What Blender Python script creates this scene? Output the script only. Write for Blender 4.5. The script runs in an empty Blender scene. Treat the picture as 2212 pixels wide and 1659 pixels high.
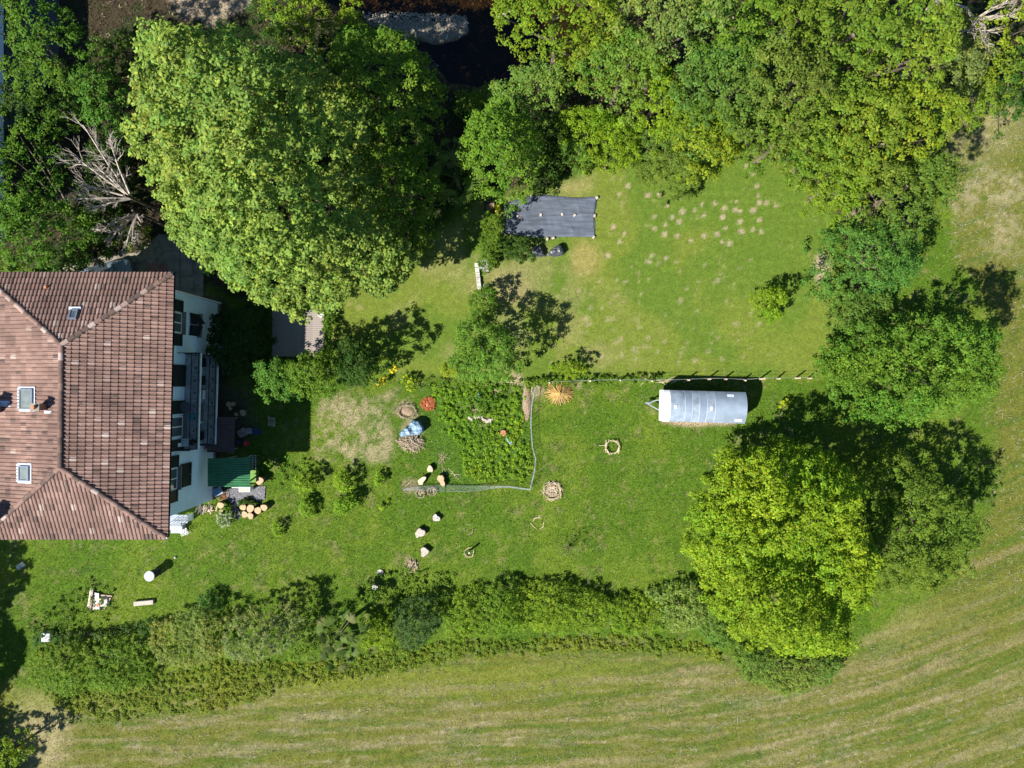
import bpy, math, random
import numpy as np
from mathutils import Vector, Matrix
R = math.radians
scene = bpy.context.scene
C = scene.collection
# ---------------------------------------------------------------- camera
CAMZ = 45.0
F = 1579.0                      # focal length in pixels of a 2212 px wide picture
cam_d = bpy.data.cameras.new("camera"); cam = bpy.data.objects.new("camera", cam_d); C.objects.link(cam)
cam.location = (0, 0, CAMZ); cam.rotation_euler = (0, 0, 0)
cam_d.sensor_width = 36.0; cam_d.lens = 36.0 * F / 2212.0
cam_d.clip_start = 0.5; cam_d.clip_end = 3000
scene.camera = cam
# ---------------------------------------------------------------- light
SUN_EL = R(46.2)
SH = (0.808, 0.589)               # horizontal direction in which shadows fall
world = bpy.data.worlds.new("World"); scene.world = world; world.use_nodes = True
nt = world.node_tree; nt.nodes.clear()
sky = nt.nodes.new("ShaderNodeTexSky"); sky.sky_type = 'NISHITA'; sky.sun_disc = False
sky.sun_elevation = SUN_EL; sky.sun_rotation = math.atan2(-SH[0], -SH[1]) % (2 * math.pi)
sky.altitude = 100; sky.air_density = 1.0; sky.dust_density = 0.3; sky.ozone_density = 2.5
bg = nt.nodes.new("ShaderNodeBackground"); bg.inputs[1].default_value = 0.064
out = nt.nodes.new("ShaderNodeOutputWorld")
hsv = nt.nodes.new("ShaderNodeHueSaturation"); hsv.inputs['Saturation'].default_value = 1.15
nt.links.new(sky.outputs[0], hsv.inputs['Color']); nt.links.new(hsv.outputs[0], bg.inputs[0]); nt.links.new(bg.outputs[0], out.inputs[0])
sun_d = bpy.data.lights.new("sun", 'SUN'); sun_d.energy = 5.0; sun_d.angle = R(0.5); sun_d.color = (1.0, 0.96, 0.88)
sun = bpy.data.objects.new("sun", sun_d); C.objects.link(sun)
sv = Vector((-SH[0] * math.cos(SUN_EL), -SH[1] * math.cos(SUN_EL), math.sin(SUN_EL)))
sun.rotation_euler = sv.to_track_quat('Z', 'Y').to_euler(); sun.location = sv * 80
scene.view_settings.view_transform = 'Standard'; scene.view_settings.look = 'None'
scene.view_settings.exposure = 1.08; scene.view_settings.gamma = 1.0
scene.view_settings.use_curve_mapping = False
scene.cycles.use_denoising = True
scene.cycles.max_bounces = 6; scene.cycles.diffuse_bounces = 3; scene.cycles.transparent_max_bounces = 8
scene.cycles.caustics_reflective = False; scene.cycles.caustics_refractive = False

# ---------------------------------------------------------------- helpers
def P(x, y, z=0.0):
    """picture position (2212 x 1659 px) seen at height z -> world point"""
    k = (CAMZ - z) / F
    return Vector(((x - 1106.0) * k, (829.5 - y) * k, z))

def tag(o, label=None, cat=None, group=None, kind=None):
    if label: o['label'] = label
    if cat: o['category'] = cat
    if group: o['group'] = group
    if kind: o['kind'] = kind
    return o

def empty(name, loc=(0, 0, 0), rz=0.0, label=None, cat=None, group=None):
    o = bpy.data.objects.new(name, None); C.objects.link(o)
    o.location = loc; o.rotation_euler = (0, 0, rz); o.empty_display_size = 0.2
    return tag(o, label, cat, group)

def mesh_np(name, co, loop_v, loop_start, mat, parent=None, col=None, tint=None, smooth=False, attrs=None):
    me = bpy.data.meshes.new(name)
    co = np.asarray(co, np.float32).reshape(-1, 3)
    loop_v = np.asarray(loop_v, np.int32).ravel(); loop_start = np.asarray(loop_start, np.int32)
    me.vertices.add(len(co)); me.vertices.foreach_set("co", co.ravel())
    me.loops.add(len(loop_v)); me.loops.foreach_set("vertex_index", loop_v)
    me.polygons.add(len(loop_start)); me.polygons.foreach_set("loop_start", loop_start)
    me.update(calc_edges=True)
    me.polygons.foreach_set("use_smooth", np.full(len(loop_start), smooth, bool))
    if col is not None:
        a = me.color_attributes.new("col", 'FLOAT_COLOR', 'POINT')
        c4 = np.ones((len(co), 4), np.float32); c4[:, :3] = col
        a.data.foreach_set("color", c4.ravel())
    if tint is not None:
        a = me.attributes.new("tint", 'FLOAT', 'POINT'); a.data.foreach_set("value", np.asarray(tint, np.float32))
    if mat: me.materials.append(mat)
    o = bpy.data.objects.new(name, me); C.objects.link(o)
    if parent: o.parent = parent
    return o

class MB:
    """collects simple shapes into one mesh"""
    def __init__(s): s.v = []; s.f = []
    def add(s, vs, fs):
        n = len(s.v); s.v += [tuple(v) for v in vs]; s.f += [tuple(i + n for i in f) for f in fs]; return s
    def box(s, c, d, rz=0.0, M=None, taper=1.0):
        x, y, z = d[0] / 2, d[1] / 2, d[2] / 2
        vs = []
        for sz in (-1, 1):
            t = taper if sz > 0 else 1.0
            for sx, sy in ((-1, -1), (1, -1), (1, 1), (-1, 1)):
                vs.append(Vector((sx * x * t, sy * y * t, sz * z)))
        m = (M if M is not None else Matrix.Rotation(rz, 4, 'Z'))
        c = Vector(c)
        return s.add([m @ v + c for v in vs], [(3, 2, 1, 0), (4, 5, 6, 7), (0, 1, 5, 4), (1, 2, 6, 5), (2, 3, 7, 6), (3, 0, 4, 7)])
    def tube(s, pts, r, n=6, cap=True):
        pts = [Vector(p) for p in pts]
        rs = r if isinstance(r, (list, tuple)) else [r] * len(pts)
        rings = []; base = len(s.v); vs = []; fs = []
        for i, p in enumerate(pts):
            d = (pts[min(i + 1, len(pts) - 1)] - pts[max(i - 1, 0)])
            if d.length < 1e-6: d = Vector((0, 0, 1))
            d.normalize()
            a = d.cross(Vector((0, 0, 1)) if abs(d.z) < .9 else Vector((1, 0, 0))).normalized(); b = d.cross(a)
            for k in range(n):
                t = 2 * math.pi * k / n
                vs.append(p + (a * math.cos(t) + b * math.sin(t)) * rs[i])
        for i in range(len(pts) - 1):
            for k in range(n):
                fs.append((i * n + k, i * n + (k + 1) % n, (i + 1) * n + (k + 1) % n, (i + 1) * n + k))
        if cap:
            fs.append(tuple(range(n))[::1]); fs.append(tuple((len(pts) - 1) * n + k for k in range(n))[::-1])
        return s.add(vs, fs)
    def prism(s, poly, z0, z1):
        n = len(poly)
        vs = [(p[0], p[1], z0) for p in poly] + [(p[0], p[1], z1) for p in poly]
        fs = [tuple(range(n))[::-1], tuple(range(n, 2 * n))] + [(i, (i + 1) % n, n + (i + 1) % n, n + i) for i in range(n)]
        return s.add(vs, fs)
    def build(s, name, mat, parent=None, smooth=False):
        me = bpy.data.meshes.new(name); me.from_pydata(s.v, [], s.f); me.update()
        if smooth: me.polygons.foreach_set("use_smooth", [True] * len(me.polygons))
        if mat: me.materials.append(mat)
        o = bpy.data.objects.new(name, me); C.objects.link(o)
        if parent: o.parent = parent
        return o

def ccw(poly):
    a = sum(poly[i][0] * poly[(i + 1) % len(poly)][1] - poly[(i + 1) % len(poly)][0] * poly[i][1] for i in range(len(poly)))
    return poly if a > 0 else poly[::-1]

# noise in numpy
def _h(ix, iy, seed):
    n = (ix * 374761393 + iy * 668265263 + seed * 974711) & 0xFFFFFFFF
    n = ((n ^ (n >> 13)) * 1274126177) & 0xFFFFFFFF
    return ((n ^ (n >> 16)) & 0xFFFF) / 65535.0
def vnoise(x, y, seed=0):
    ix = np.floor(x).astype(np.int64); iy = np.floor(y).astype(np.int64)
    fx = x - ix; fy = y - iy; fx = fx * fx * (3 - 2 * fx); fy = fy * fy * (3 - 2 * fy)
    a = _h(ix, iy, seed); b = _h(ix + 1, iy, seed); c = _h(ix, iy + 1, seed); d = _h(ix + 1, iy + 1, seed)
    return (a * (1 - fx) + b * fx) * (1 - fy) + (c * (1 - fx) + d * fx) * fy
def fbm(x, y, seed=0, o=4):
    s = 0; a = .5; t = 0
    for i in range(o):
        s = s + a * vnoise(x, y, seed + i * 17); t += a; a *= .5; x = x * 2.03 + 11.7; y = y * 2.03 - 5.3
    return s / t
def ss(a, b, x):
    t = np.clip((x - a) / (b - a), 0, 1); return t * t * (3 - 2 * t)
def inside(poly, x, y):
    r = np.zeros(np.shape(x), bool); n = len(poly); j = n - 1
    for i in range(n):
        xi, yi = poly[i][0], poly[i][1]; xj, yj = poly[j][0], poly[j][1]
        if yi != yj:
            r ^= ((yi > y) != (yj > y)) & (x < (xj - xi) * (y - yi) / (yj - yi) + xi)
        j = i
    return r
def edge_dist(poly, x, y):
    d = np.full(np.shape(x), 1e9)
    n = len(poly)
    for i in range(n):
        ax, ay = poly[i][0], poly[i][1]; bx, by = poly[(i + 1) % n][0], poly[(i + 1) % n][1]
        ex, ey = bx - ax, by - ay; L = ex * ex + ey * ey + 1e-9
        t = np.clip(((x - ax) * ex + (y - ay) * ey) / L, 0, 1)
        d = np.minimum(d, np.hypot(x - ax - t * ex, y - ay - t * ey))
    return d
def sdist(poly, x, y):
    """positive inside"""
    return np.where(inside(poly, x, y), 1, -1) * edge_dist(poly, x, y)

# ---------------------------------------------------------------- materials
def nodes_of(name):
    m = bpy.data.materials.new(name); m.use_nodes = True
    t = m.node_tree; return m, t, t.nodes, t.links, t.nodes['Principled BSDF']

def mat(name, c, rough=.8, var=.25, scale=3.0, bump=.0, bscale=None, metal=0.0, spec=.3, c2=None, stretch=(1, 1, 1), fine=0.15):
    m, t, N, L, b = nodes_of(name)
    tc = N.new('ShaderNodeTexCoord'); mp = N.new('ShaderNodeMapping'); mp.inputs['Scale'].default_value = stretch
    L.new(tc.outputs['Object'], mp.inputs[0])
    n1 = N.new('ShaderNodeTexNoise'); n1.inputs['Scale'].default_value = scale; n1.inputs['Detail'].default_value = 5
    L.new(mp.outputs[0], n1.inputs[0])
    r = N.new('ShaderNodeValToRGB'); r.color_ramp.elements[0].position = .3; r.color_ramp.elements[1].position = .7
    d = c2 if c2 else tuple(v * (1 - var) for v in c)
    u = c if c2 else tuple(min(1, v * (1 + var)) for v in c)
    r.color_ramp.elements[0].color = (*d, 1); r.color_ramp.elements[1].color = (*u, 1)
    L.new(n1.outputs[0], r.inputs[0])
    n2 = N.new('ShaderNodeTexNoise'); n2.inputs['Scale'].default_value = scale * 9; n2.inputs['Detail'].default_value = 3
    L.new(mp.outputs[0], n2.inputs[0])
    mr = N.new('ShaderNodeMapRange'); mr.inputs['To Min'].default_value = 1 - fine * 2; mr.inputs['To Max'].default_value = 1 + fine * 2
    L.new(n2.outputs[0], mr.inputs['Value'])
    mx = N.new('ShaderNodeMix'); mx.data_type = 'RGBA'; mx.blend_type = 'MULTIPLY'; mx.inputs[0].default_value = 1
    L.new(r.outputs[0], mx.inputs[6]); L.new(mr.outputs[0], mx.inputs[7]); L.new(mx.outputs[2], b.inputs['Base Color'])
    b.inputs['Roughness'].default_value = rough; b.inputs['Metallic'].default_value = metal
    b.inputs['Specular IOR Level'].default_value = spec
    if bump:
        n3 = N.new('ShaderNodeTexNoise'); n3.inputs['Scale'].default_value = bscale or scale * 4; n3.inputs['Detail'].default_value = 4
        L.new(mp.outputs[0], n3.inputs[0])
        bp = N.new('ShaderNodeBump'); bp.inputs['Strength'].default_value = bump; bp.inputs['Distance'].default_value = .03
        L.new(n3.outputs[0], bp.inputs['Height']); L.new(bp.outputs[0], b.inputs['Normal'])
    return m

def mat_leaf(name, transl=.37, spec=.14, rough=.55):
    m, t, N, L, b = nodes_of(name)
    a = N.new('ShaderNodeAttribute'); a.attribute_name = 'col'
    L.new(a.outputs['Color'], b.inputs['Base Color'])
    b.inputs['Roughness'].default_value = rough; b.inputs['Specular IOR Level'].default_value = spec
    tr = N.new('ShaderNodeBsdfTranslucent')
    hs = N.new('ShaderNodeMix'); hs.data_type = 'RGBA'; hs.blend_type = 'MULTIPLY'; hs.inputs[0].default_value = 1
    hs.inputs[7].default_value = (1.35, 1.35, .4, 1)
    L.new(a.outputs['Color'], hs.inputs[6]); L.new(hs.outputs[2], tr.inputs[0])
    ms = N.new('ShaderNodeMixShader'); ms.inputs[0].default_value = transl
    L.new(b.outputs[0], ms.inputs[1]); L.new(tr.outputs[0], ms.inputs[2])
    L.new(ms.outputs[0], N['Material Output'].inputs[0])
    return m

M = {}
M['leaf'] = mat_leaf('foliage')
M['grass'] = mat_leaf('grass_blades', .25, .2, .6)
M['bark'] = mat('bark', (.13, .10, .075), .9, .4, 6, .6, 20)
M['deadwood'] = mat('dead_wood', (.36, .31, .26), .85, .3, 8, .3)
M['cutwood'] = mat('cut_wood', (.42, .30, .17), .75, .22, 7, .2)
M['palewood'] = mat('pale_wood', (.55, .43, .30), .8, .3, 5, .3)
M['stick'] = mat('stick_wood', (.33, .26, .18), .85, .35, 8, .3)
M['straw'] = mat('straw', (.42, .27, .09), .85, .3, 4, .2)
M['stone'] = mat('stone', (.42, .40, .36), .85, .35, 5, .5)
M['palestone'] = mat('pale_stone', (.38, .33, .28), .85, .2, 6, .4)
M['wall'] = mat('white_render_shade_blue', (.66, .80, .93), .9, .05, 1.2, .25, 14, fine=.05)  # white wall; the blue of skylit shade is mixed into its base colour
M['white'] = mat('white_paint', (.80, .80, .79), .55, .06, 2, fine=.03)
M['metalgrey'] = mat('zinc', (.42, .45, .50), .42, .15, 3, metal=.6, fine=.05)
M['darkmetal'] = mat('dark_metal', (.02, .022, .03), .5, .3, 4)
M['shutter'] = mat('dark_shutter_paint', (.012, .018, .02), .6, .3, 3)
M['glass'] = mat('window_glass', (.07, .09, .10), .06, .3, .8, spec=.8)
M['curtain'] = mat('net_curtain_glass', (.15, .17, .16), .15, .2, 3, spec=.7)
M['concrete'] = mat('concrete', (.21, .185, .15), .9, .3, 1.5, .4, 12)
M['brickpave'] = mat('red_paving', (.24, .11, .085), .9, .3, 3, .4)
M['brick'] = mat('brick', (.33, .15, .10), .9, .35, 6, .5)
M['plank'] = mat('weathered_plank', (.26, .22, .20), .8, .35, 5, .4, 30, stretch=(.15, 1, 1))
M['asphalt'] = mat('asphalt', (.05, .05, .055), .9, .3, 2, .3, 60)
M['gravel'] = mat('gravel', (.20, .195, .21), .9, .4, 14, .8, 40, fine=.3)
M['greenroof'] = mat('green_sheet_metal', (.035, .15, .060), .5, .25, 2.5, spec=.4, fine=.06)
M['brownroof'] = mat('brown_sheet_metal', (.085, .055, .05), .55, .25, 2)
M['tarp'] = mat('black_weed_fabric', (.075, .088, .115), .5, .3, 2.2, .35, 7, spec=.5, stretch=(.35, 2.2, 1))
M['blacksack'] = mat('black_sack', (.05, .055, .065), .38, .3, 5, .4, 10, spec=.6)
M['bluetarp'] = mat('blue_grey_tarp', (.15, .24, .33), .45, .4, 4, .5, 9, spec=.5)
M['yellow'] = mat('yellow_plastic', (.85, .72, .02), .5, .1, 5)
M['black'] = mat('black_plastic', (.012, .012, .014), .5, .2, 5)
M['red'] = mat('red_plastic', (.6, .04, .05), .45, .1, 5)
M['blue'] = mat('blue_plastic', (.025, .04, .09), .5, .2, 5)
M['limegreen'] = mat('lime_paint', (.11, .22, .03), .6, .15, 3)
M['turquoise'] = mat('turquoise_cloth', (.10, .34, .36), .8, .15, 3)
M['orangechip'] = mat('orange_wood_chips', (.42, .11, .035), .85, .35, 14, .5)
M['terracotta'] = mat('terracotta', (.42, .17, .09), .8, .2, 6, .3)
M['riverpebble'] = mat('river_pebble', (.27, .24, .19), .85, .4, 8, .4)
M['lid'] = mat('grey_lid', (.30, .33, .38), .5, .15, 5)
M['galv'] = mat('galvanised_wire', (.45, .48, .50), .4, .15, 8, metal=.5)
M['polysheet'] = mat('grey_blue_sheeting', (.19, .235, .30), .42, .2, 1.3, .08, 2.5, spec=.45, fine=.04)
M['carpaint'] = mat('dark_blue_grey_car_paint', (.20, .24, .29), .22, .1, 1, metal=.4, spec=.6, fine=.02)
M['tyre'] = mat('tyre_rubber', (.02, .02, .02), .85, .2, 10)
M['mulch'] = mat('pinkish_mulch', (.25, .18, .12), .9, .35, 10, .6)
M['rust'] = mat('flashing_zinc', (.52, .58, .66), .4, .12, 5, metal=.3)
M['gut'] = mat('gutter_paint', (.62, .60, .58), .5, .1, 4)
M['petal'] = mat_leaf('petals', .2, .2, .6)

def mat_tile():
    m, t, N, L, b = nodes_of('clay_roof_tile')
    g = N.new('ShaderNodeAttribute'); g.attribute_name = 'tint'; g.attribute_type = 'GEOMETRY'
    o = N.new('ShaderNodeAttribute'); o.attribute_name = 'tint'; o.attribute_type = 'OBJECT'
    ad = N.new('ShaderNodeMath'); ad.operation = 'ADD'; L.new(g.outputs['Fac'], ad.inputs[0]); L.new(o.outputs['Fac'], ad.inputs[1])
    r = N.new('ShaderNodeValToRGB'); e = r.color_ramp.elements
    e[0].position = 0; e[0].color = (.100, .068, .058, 1); e[1].position = 1; e[1].color = (.36, .295, .26, 1)
    for p, c in ((.3, (.175, .108, .088, 1)), (.6, (.215, .135, .110, 1)), (.86, (.265, .175, .143, 1))):
        k = e.new(p); k.color = c
    L.new(ad.outputs[0], r.inputs[0])
    ge = N.new('ShaderNodeNewGeometry')
    n1 = N.new('ShaderNodeTexNoise'); n1.inputs['Scale'].default_value = 5; n1.inputs['Detail'].default_value = 6; L.new(ge.outputs['Position'], n1.inputs[0])
    n0 = N.new('ShaderNodeTexNoise'); n0.inputs['Scale'].default_value = .5; n0.inputs['Detail'].default_value = 3; L.new(ge.outputs['Position'], n0.inputs[0])
    r2 = N.new('ShaderNodeValToRGB'); r2.color_ramp.elements[0].position = .62; r2.color_ramp.elements[1].position = .8
    r2.color_ramp.elements[0].color = (0, 0, 0, 1); r2.color_ramp.elements[1].color = (.45, .45, .45, 1)
    L.new(n1.outputs[0], r2.inputs[0])
    mx = N.new('ShaderNodeMix'); mx.data_type = 'RGBA'; L.new(r2.outputs[0], mx.inputs[0]); L.new(r.outputs[0], mx.inputs[6]); mx.inputs[7].default_value = (.36, .31, .25, 1)
    mr = N.new('ShaderNodeMapRange'); mr.inputs['From Min'].default_value = .3; mr.inputs['From Max'].default_value = .7; mr.inputs['To Min'].default_value = .78; mr.inputs['To Max'].default_value = 1.2
    L.new(n0.outputs[0], mr.inputs['Value'])
    m2 = N.new('ShaderNodeMix'); m2.data_type = 'RGBA'; m2.blend_type = 'MULTIPLY'; m2.inputs[0].default_value = 1
    L.new(mx.outputs[2], m2.inputs[6]); L.new(mr.outputs[0], m2.inputs[7]); L.new(m2.outputs[2], b.inputs['Base Color'])
    b.inputs['Roughness'].default_value = .85; b.inputs['Specular IOR Level'].default_value = .2
    bp = N.new('ShaderNodeBump'); bp.inputs['Strength'].default_value = .4; bp.inputs['Distance'].default_value = .02
    L.new(n1.outputs[0], bp.inputs['Height']); L.new(bp.outputs[0], b.inputs['Normal'])
    return m
M['tile'] = mat_tile()

def mat_ground():
    m, t, N, L, b = nodes_of('ground_cover')
    a = N.new('ShaderNodeAttribute'); a.attribute_name = 'col'
    ge = N.new('ShaderNodeNewGeometry'); last = a.outputs['Color']
    for sc, lo, hi in ((2.6, .82, 1.2), (9, .72, 1.32), (34, .6, 1.45)):
        n = N.new('ShaderNodeTexNoise'); n.inputs['Scale'].default_value = sc; n.inputs['Detail'].default_value = 4; n.inputs['Roughness'].default_value = .65
        L.new(ge.outputs['Position'], n.inputs[0])
        mr = N.new('ShaderNodeMapRange'); mr.inputs['From Min'].default_value = .3; mr.inputs['From Max'].default_value = .7
        mr.inputs['To Min'].default_value = lo; mr.inputs['To Max'].default_value = hi; L.new(n.outputs[0], mr.inputs['Value'])
        mx = N.new('ShaderNodeMix'); mx.data_type = 'RGBA'; mx.blend_type = 'MULTIPLY'; mx.inputs[0].default_value = 1
        L.new(last, mx.inputs[6]); L.new(mr.outputs[0], mx.inputs[7]); last = mx.outputs[2]
    L.new(last, b.inputs['Base Color']); b.inputs['Roughness'].default_value = .95; b.inputs['Specular IOR Level'].default_value = .1
    bp = N.new('ShaderNodeBump'); bp.inputs['Strength'].default_value = .7; bp.inputs['Distance'].default_value = .05
    L.new(n.outputs[0], bp.inputs['Height']); L.new(bp.outputs[0], b.inputs['Normal'])
    return m
M['ground'] = mat_ground()
def mat_water():
    m, t, N, L, b = nodes_of('stream_water')
    N.remove(b)
    tr = N.new('ShaderNodeBsdfTransparent'); tr.inputs[0].default_value = (.42, .34, .22, 1)
    gl = N.new('ShaderNodeBsdfGlossy'); gl.inputs['Roughness'].default_value = .08
    fr = N.new('ShaderNodeFresnel'); fr.inputs[0].default_value = 1.33
    n = N.new('ShaderNodeTexNoise'); n.inputs['Scale'].default_value = 5; n.inputs['Detail'].default_value = 3
    ge = N.new('ShaderNodeNewGeometry'); L.new(ge.outputs['Position'], n.inputs[0])
    bp = N.new('ShaderNodeBump'); bp.inputs['Strength'].default_value = .25; bp.inputs['Distance'].default_value = .05
    L.new(n.outputs[0], bp.inputs['Height']); L.new(bp.outputs[0], fr.inputs['Normal']); L.new(bp.outputs[0], gl.inputs['Normal'])
    ms = N.new('ShaderNodeMixShader'); L.new(fr.outputs[0], ms.inputs[0]); L.new(tr.outputs[0], ms.inputs[1]); L.new(gl.outputs[0], ms.inputs[2])
    L.new(ms.outputs[0], N['Material Output'].inputs[0]); return m
M['water'] = mat_water()
# ================================================================ GROUND
PX = F / CAMZ                                  # picture px per metre on the ground
def DX(X): return X * PX + 1106.0
def DY(Y): return 829.5 - Y * PX
STREAM = [(640, -90), (690, -10), (770, 28), (880, 88), (935, 135), (965, 172), (1030, 180), (1110, 168), (1200, 160), (1290, 185), (1370, 215), (1460, 140), (1360, 60), (1210, -30), (1050, -140), (640, -160)]
BAR = [(780, 36), (830, 26), (900, 28), (960, 30), (1008, 36), (1014, 56), (985, 76), (940, 86), (900, 76), (830, 58)]
LAWN = [(690, 590), (880, 560), (1040, 430), (1180, 410), (1300, 350), (1400, 350), (1640, 330), (1800, 430), (1815, 560), (1830, 700), (1800, 815), (880, 815), (700, 770)]
FIELD = [(30, 1480), (160, 1520), (400, 1468), (800, 1450), (1100, 1400), (1400, 1385), (1600, 1440), (1850, 1400), (2050, 1250), (2140, 1100), (2160, 700), (2060, 560), (2030, 210), (2212, 200), (9000, 100), (9000, 9000), (-9000, 9000), (-9000, 1480)]
DRYBOX = [(680, 855), (850, 850), (855, 905), (845, 985), (770, 1000), (690, 985), (672, 910)]
NETTLE = [(860, 835), (1150, 835), (1155, 940), (1150, 1045), (960, 1045), (930, 960), (915, 860)]
WOODS = [(0, -300), (0, 585), (330, 590), (500, 640), (700, 650), (720, 590), (880, 555), (1000, 420), (1080, 430), (1180, 400), (1250, 350), (1560, 330), (1700, 340), (1820, 480), (1850, 700), (1880, 640), (1960, 520), (1990, 350), (2010, 200), (2212, 170), (2600, 100), (2600, -300)]
GRAVELP = [(492, 1056), (545, 1052), (574, 1050), (572, 1078), (560, 1083), (520, 1080), (512, 1095), (522, 1112), (512, 1124), (496, 1112), (497, 1085), (488, 1070)]
DRIVE = [(180, 560), (300, 545), (345, 505), (440, 520), (440, 640), (395, 645), (372, 640), (60, 640), (60, 600)]
ROADD = [(12, -60), (128, -60), (128, 140), (60, 260), (-30, 300), (12, 240)]
DIRT_TOP = [(360, -40), (560, -40), (520, 20), (450, 42), (380, 30)]
SPOTS = [(1612,358),(1626,373),(1635,402),(1639,423),(1641,438),(1656,438),(1676,444),(1627,454),(1589,453),(1598,456),(1591,435),(1564,450),(1544,440),(1516,442),(1562,469),(1521,466),(1501,455),(1475,457),(1453,470),(1441,444),(1414,468),(1467,478),(1437,487),(1415,494),(1435,507),(1463,509),(1423,421),(1400,421),(1357,402),(1337,419),(1304,364),(1599,478),(1641,476),(1567,493),(1601,500),(1626,497),(1645,501),(1549,507),(1521,509),(1492,520),(1560,522),(1575,525),(1348,505),(1338,523),(1325,491),(1407,552),(1439,557),(1313,552),(1401,566),(1250,628),(1205,641),(1276,665),(1270,700),(1330,740),(1340,733),(1266,688),(1310,690),(1370,755),(1400,730),(1420,760),(1470,770),(1530,760),(1560,775),(1605,770),(1500,780),(1300,770),(1640,700),(1590,700),(1770,575),(1780,590),(1775,560),(1785,610),(1320,690),(1330,640),(1470,650),(1550,730),(1508,625),(1569,651),(1597,736),(1620,749),(1523,796),(1461,567),(1620,679),(1587,623),(1522,573),(1270,588),(1380,680),(1316,657),(1468,586),(1483,623),(1196,747),(1300,664),(1333,606),(1582,659),(1271,755),(1598,578),(1261,718),(1506,673),(1254,593),(1190,783),(1192,613),(1586,615),(1274,783),(1275,634),(1350,610),(1466,784),(1537,720),(1294,606),(1543,610),(1386,636),(1201,652),(1402,602),(1264,627),(1223,644),(1344,769),(1498,710),(1191,712),(1537,741),(1363,576),(1348,650),(1609,638),(1436,738),(1351,607),(1436,680),(1550,605),(1219,625),(1201,751),(1373,776),(1396,564),(1471,761),(1404,653),(1382,708),(1620,562),(1421,571),(1552,606),(1509,610)]
NSP = 49
random.seed(4)
def gcol(x, y):
    """true ground colours (albedo) at picture-px ground coordinates"""
    X = (x - 1106) / PX; Y = (829.5 - y) / PX
    wx = x + 26 * (fbm(X * .5, Y * .5, 3) - .5) * 2; wy = y + 26 * (fbm(X * .5, Y * .5, 9) - .5) * 2
    n1 = fbm(X * .35, Y * .35, 21); n2 = fbm(X * 1.3, Y * 1.3, 31); n3 = fbm(X * 4, Y * 4, 41, 3)
    def c(*v): return np.array(v, np.float64)
    def mixc(base, col, w): return base * (1 - w[..., None]) + col * w[..., None]
    grass = np.ones(x.shape + (3,)) * c(.060, .112, .009)
    grass = mixc(grass, c(.096, .142, .013), ss(.40, .68, n1 * .6 + n2 * .4)); grass = mixc(grass, c(.036, .082, .009), ss(.55, .75, n2) * .7)
    grass = mixc(grass, c(.20, .18, .07), ss(.55, .75, n3 * .6 + n2 * .4) * .5)
    def zone(poly, soft): return ss(-soft, soft, sdist(poly, wx, wy))
    # mown lawn
    lw = zone(LAWN, 14)
    lawn = np.ones_like(grass) * c(.112, .146, .020)
    lawn = mixc(lawn, c(.080, .130, .015), ss(.42, .62, n1)); 
    dry = ss(.48, .70, fbm(X * .55 + 3, Y * .55, 71)) * ss(1500, 1150, x + (y - 620) * -.6)
    lawn = mixc(lawn, c(.20, .185, .07), dry * .5)
    lawn = mixc(lawn, c(.26, .22, .11), ss(.63, .8, n2 * .5 + n3 * .5) * .5)
    lawn = mixc(lawn, c(.16, .19, .05), (np.sin((y - x * .02) * .33) * .5 + .5) * .07)
    lawn = mixc(lawn, c(.25, .205, .10), ss(70, 10, np.hypot((x - 1110) * .8, y - 620)) * .7)
    lawn = mixc(lawn, c(.25, .21, .09), ss(60, 10, np.hypot((x - 1230) * .8, y - 385)) * .7)
    lawn = mixc(lawn, c(.25, .20, .07), ss(60, 15, np.hypot((x - 1265) * 1.2, y - 560)) * .7)
    lawn = mixc(lawn, c(.34, .26, .19), ss(26, 8, np.hypot(x - 1775, (y - 580) * .55)) * .8)
    out = mixc(grass, lawn, lw)
    # field with mown rows
    fz = zone(FIELD, 16)
    g = np.where(x > 1300, (np.minimum(x - 1300, 1500) / 912.0) ** 2 * 165, 0) + .045 * x
    s = y + g + 10 * (fbm(X * .25, Y * .25, 51) - .5)
    row = .5 + .5 * np.sin(s * 2 * math.pi / 41.0) ; row2 = .5 + .5 * np.sin(s * 2 * math.pi / 13.7 + 1)
    stre = fbm(x * .012 + s * .004, s * .16, 61, 4)
    field = np.ones_like(grass) * c(.108, .116, .020)
    field = mixc(field, c(.20, .170, .080), np.clip(ss(.42, .72, stre * .75 + row * .06 + n2 * .28 - .04), 0, 1) * .8 * ss(1330, 1480, y + g * .3))
    field = mixc(field, c(.058, .100, .012), ss(.48, .70, fbm(x * .01, s * .1, 67) * .8 + row2 * .1 + .06) * .75)
    field = mixc(field, c(.28, .235, .16), ss(.56, .72, stre * .45 + n3 * .55) * .5 * ss(1420, 1520, y))
    field = mixc(field, c(.30, .25, .15), ss(.42, .68, fbm(X * .7, Y * .7, 81) * .55 + n3 * .45) * ss(190, 40, np.hypot((x - 2150), (y - 400) * .75)) * .75)
    field = mixc(field, c(.25, .21, .10), ss(120, 30, np.hypot(x - 2130, (y - 260))) * n2)
    field = mixc(field, c(.30, .25, .14), ss(90, 20, np.hypot((x - 90), (y - 1560) * .5)) * .7)
    field = mixc(field, c(.20, .20, .06), ss(100, 20, np.hypot((x - 1880) * .5, (y - 1330))) * .5)
    field = mixc(field, c(.125, .150, .016), ss(60, 10, np.abs(s - 1505 - 12 * n1)) * .6 * ss(1500, 1200, x))
    field = mixc(field, c(.040, .070, .008), ss(.56, .72, n3 * .6 + n2 * .4) * .5)
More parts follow.
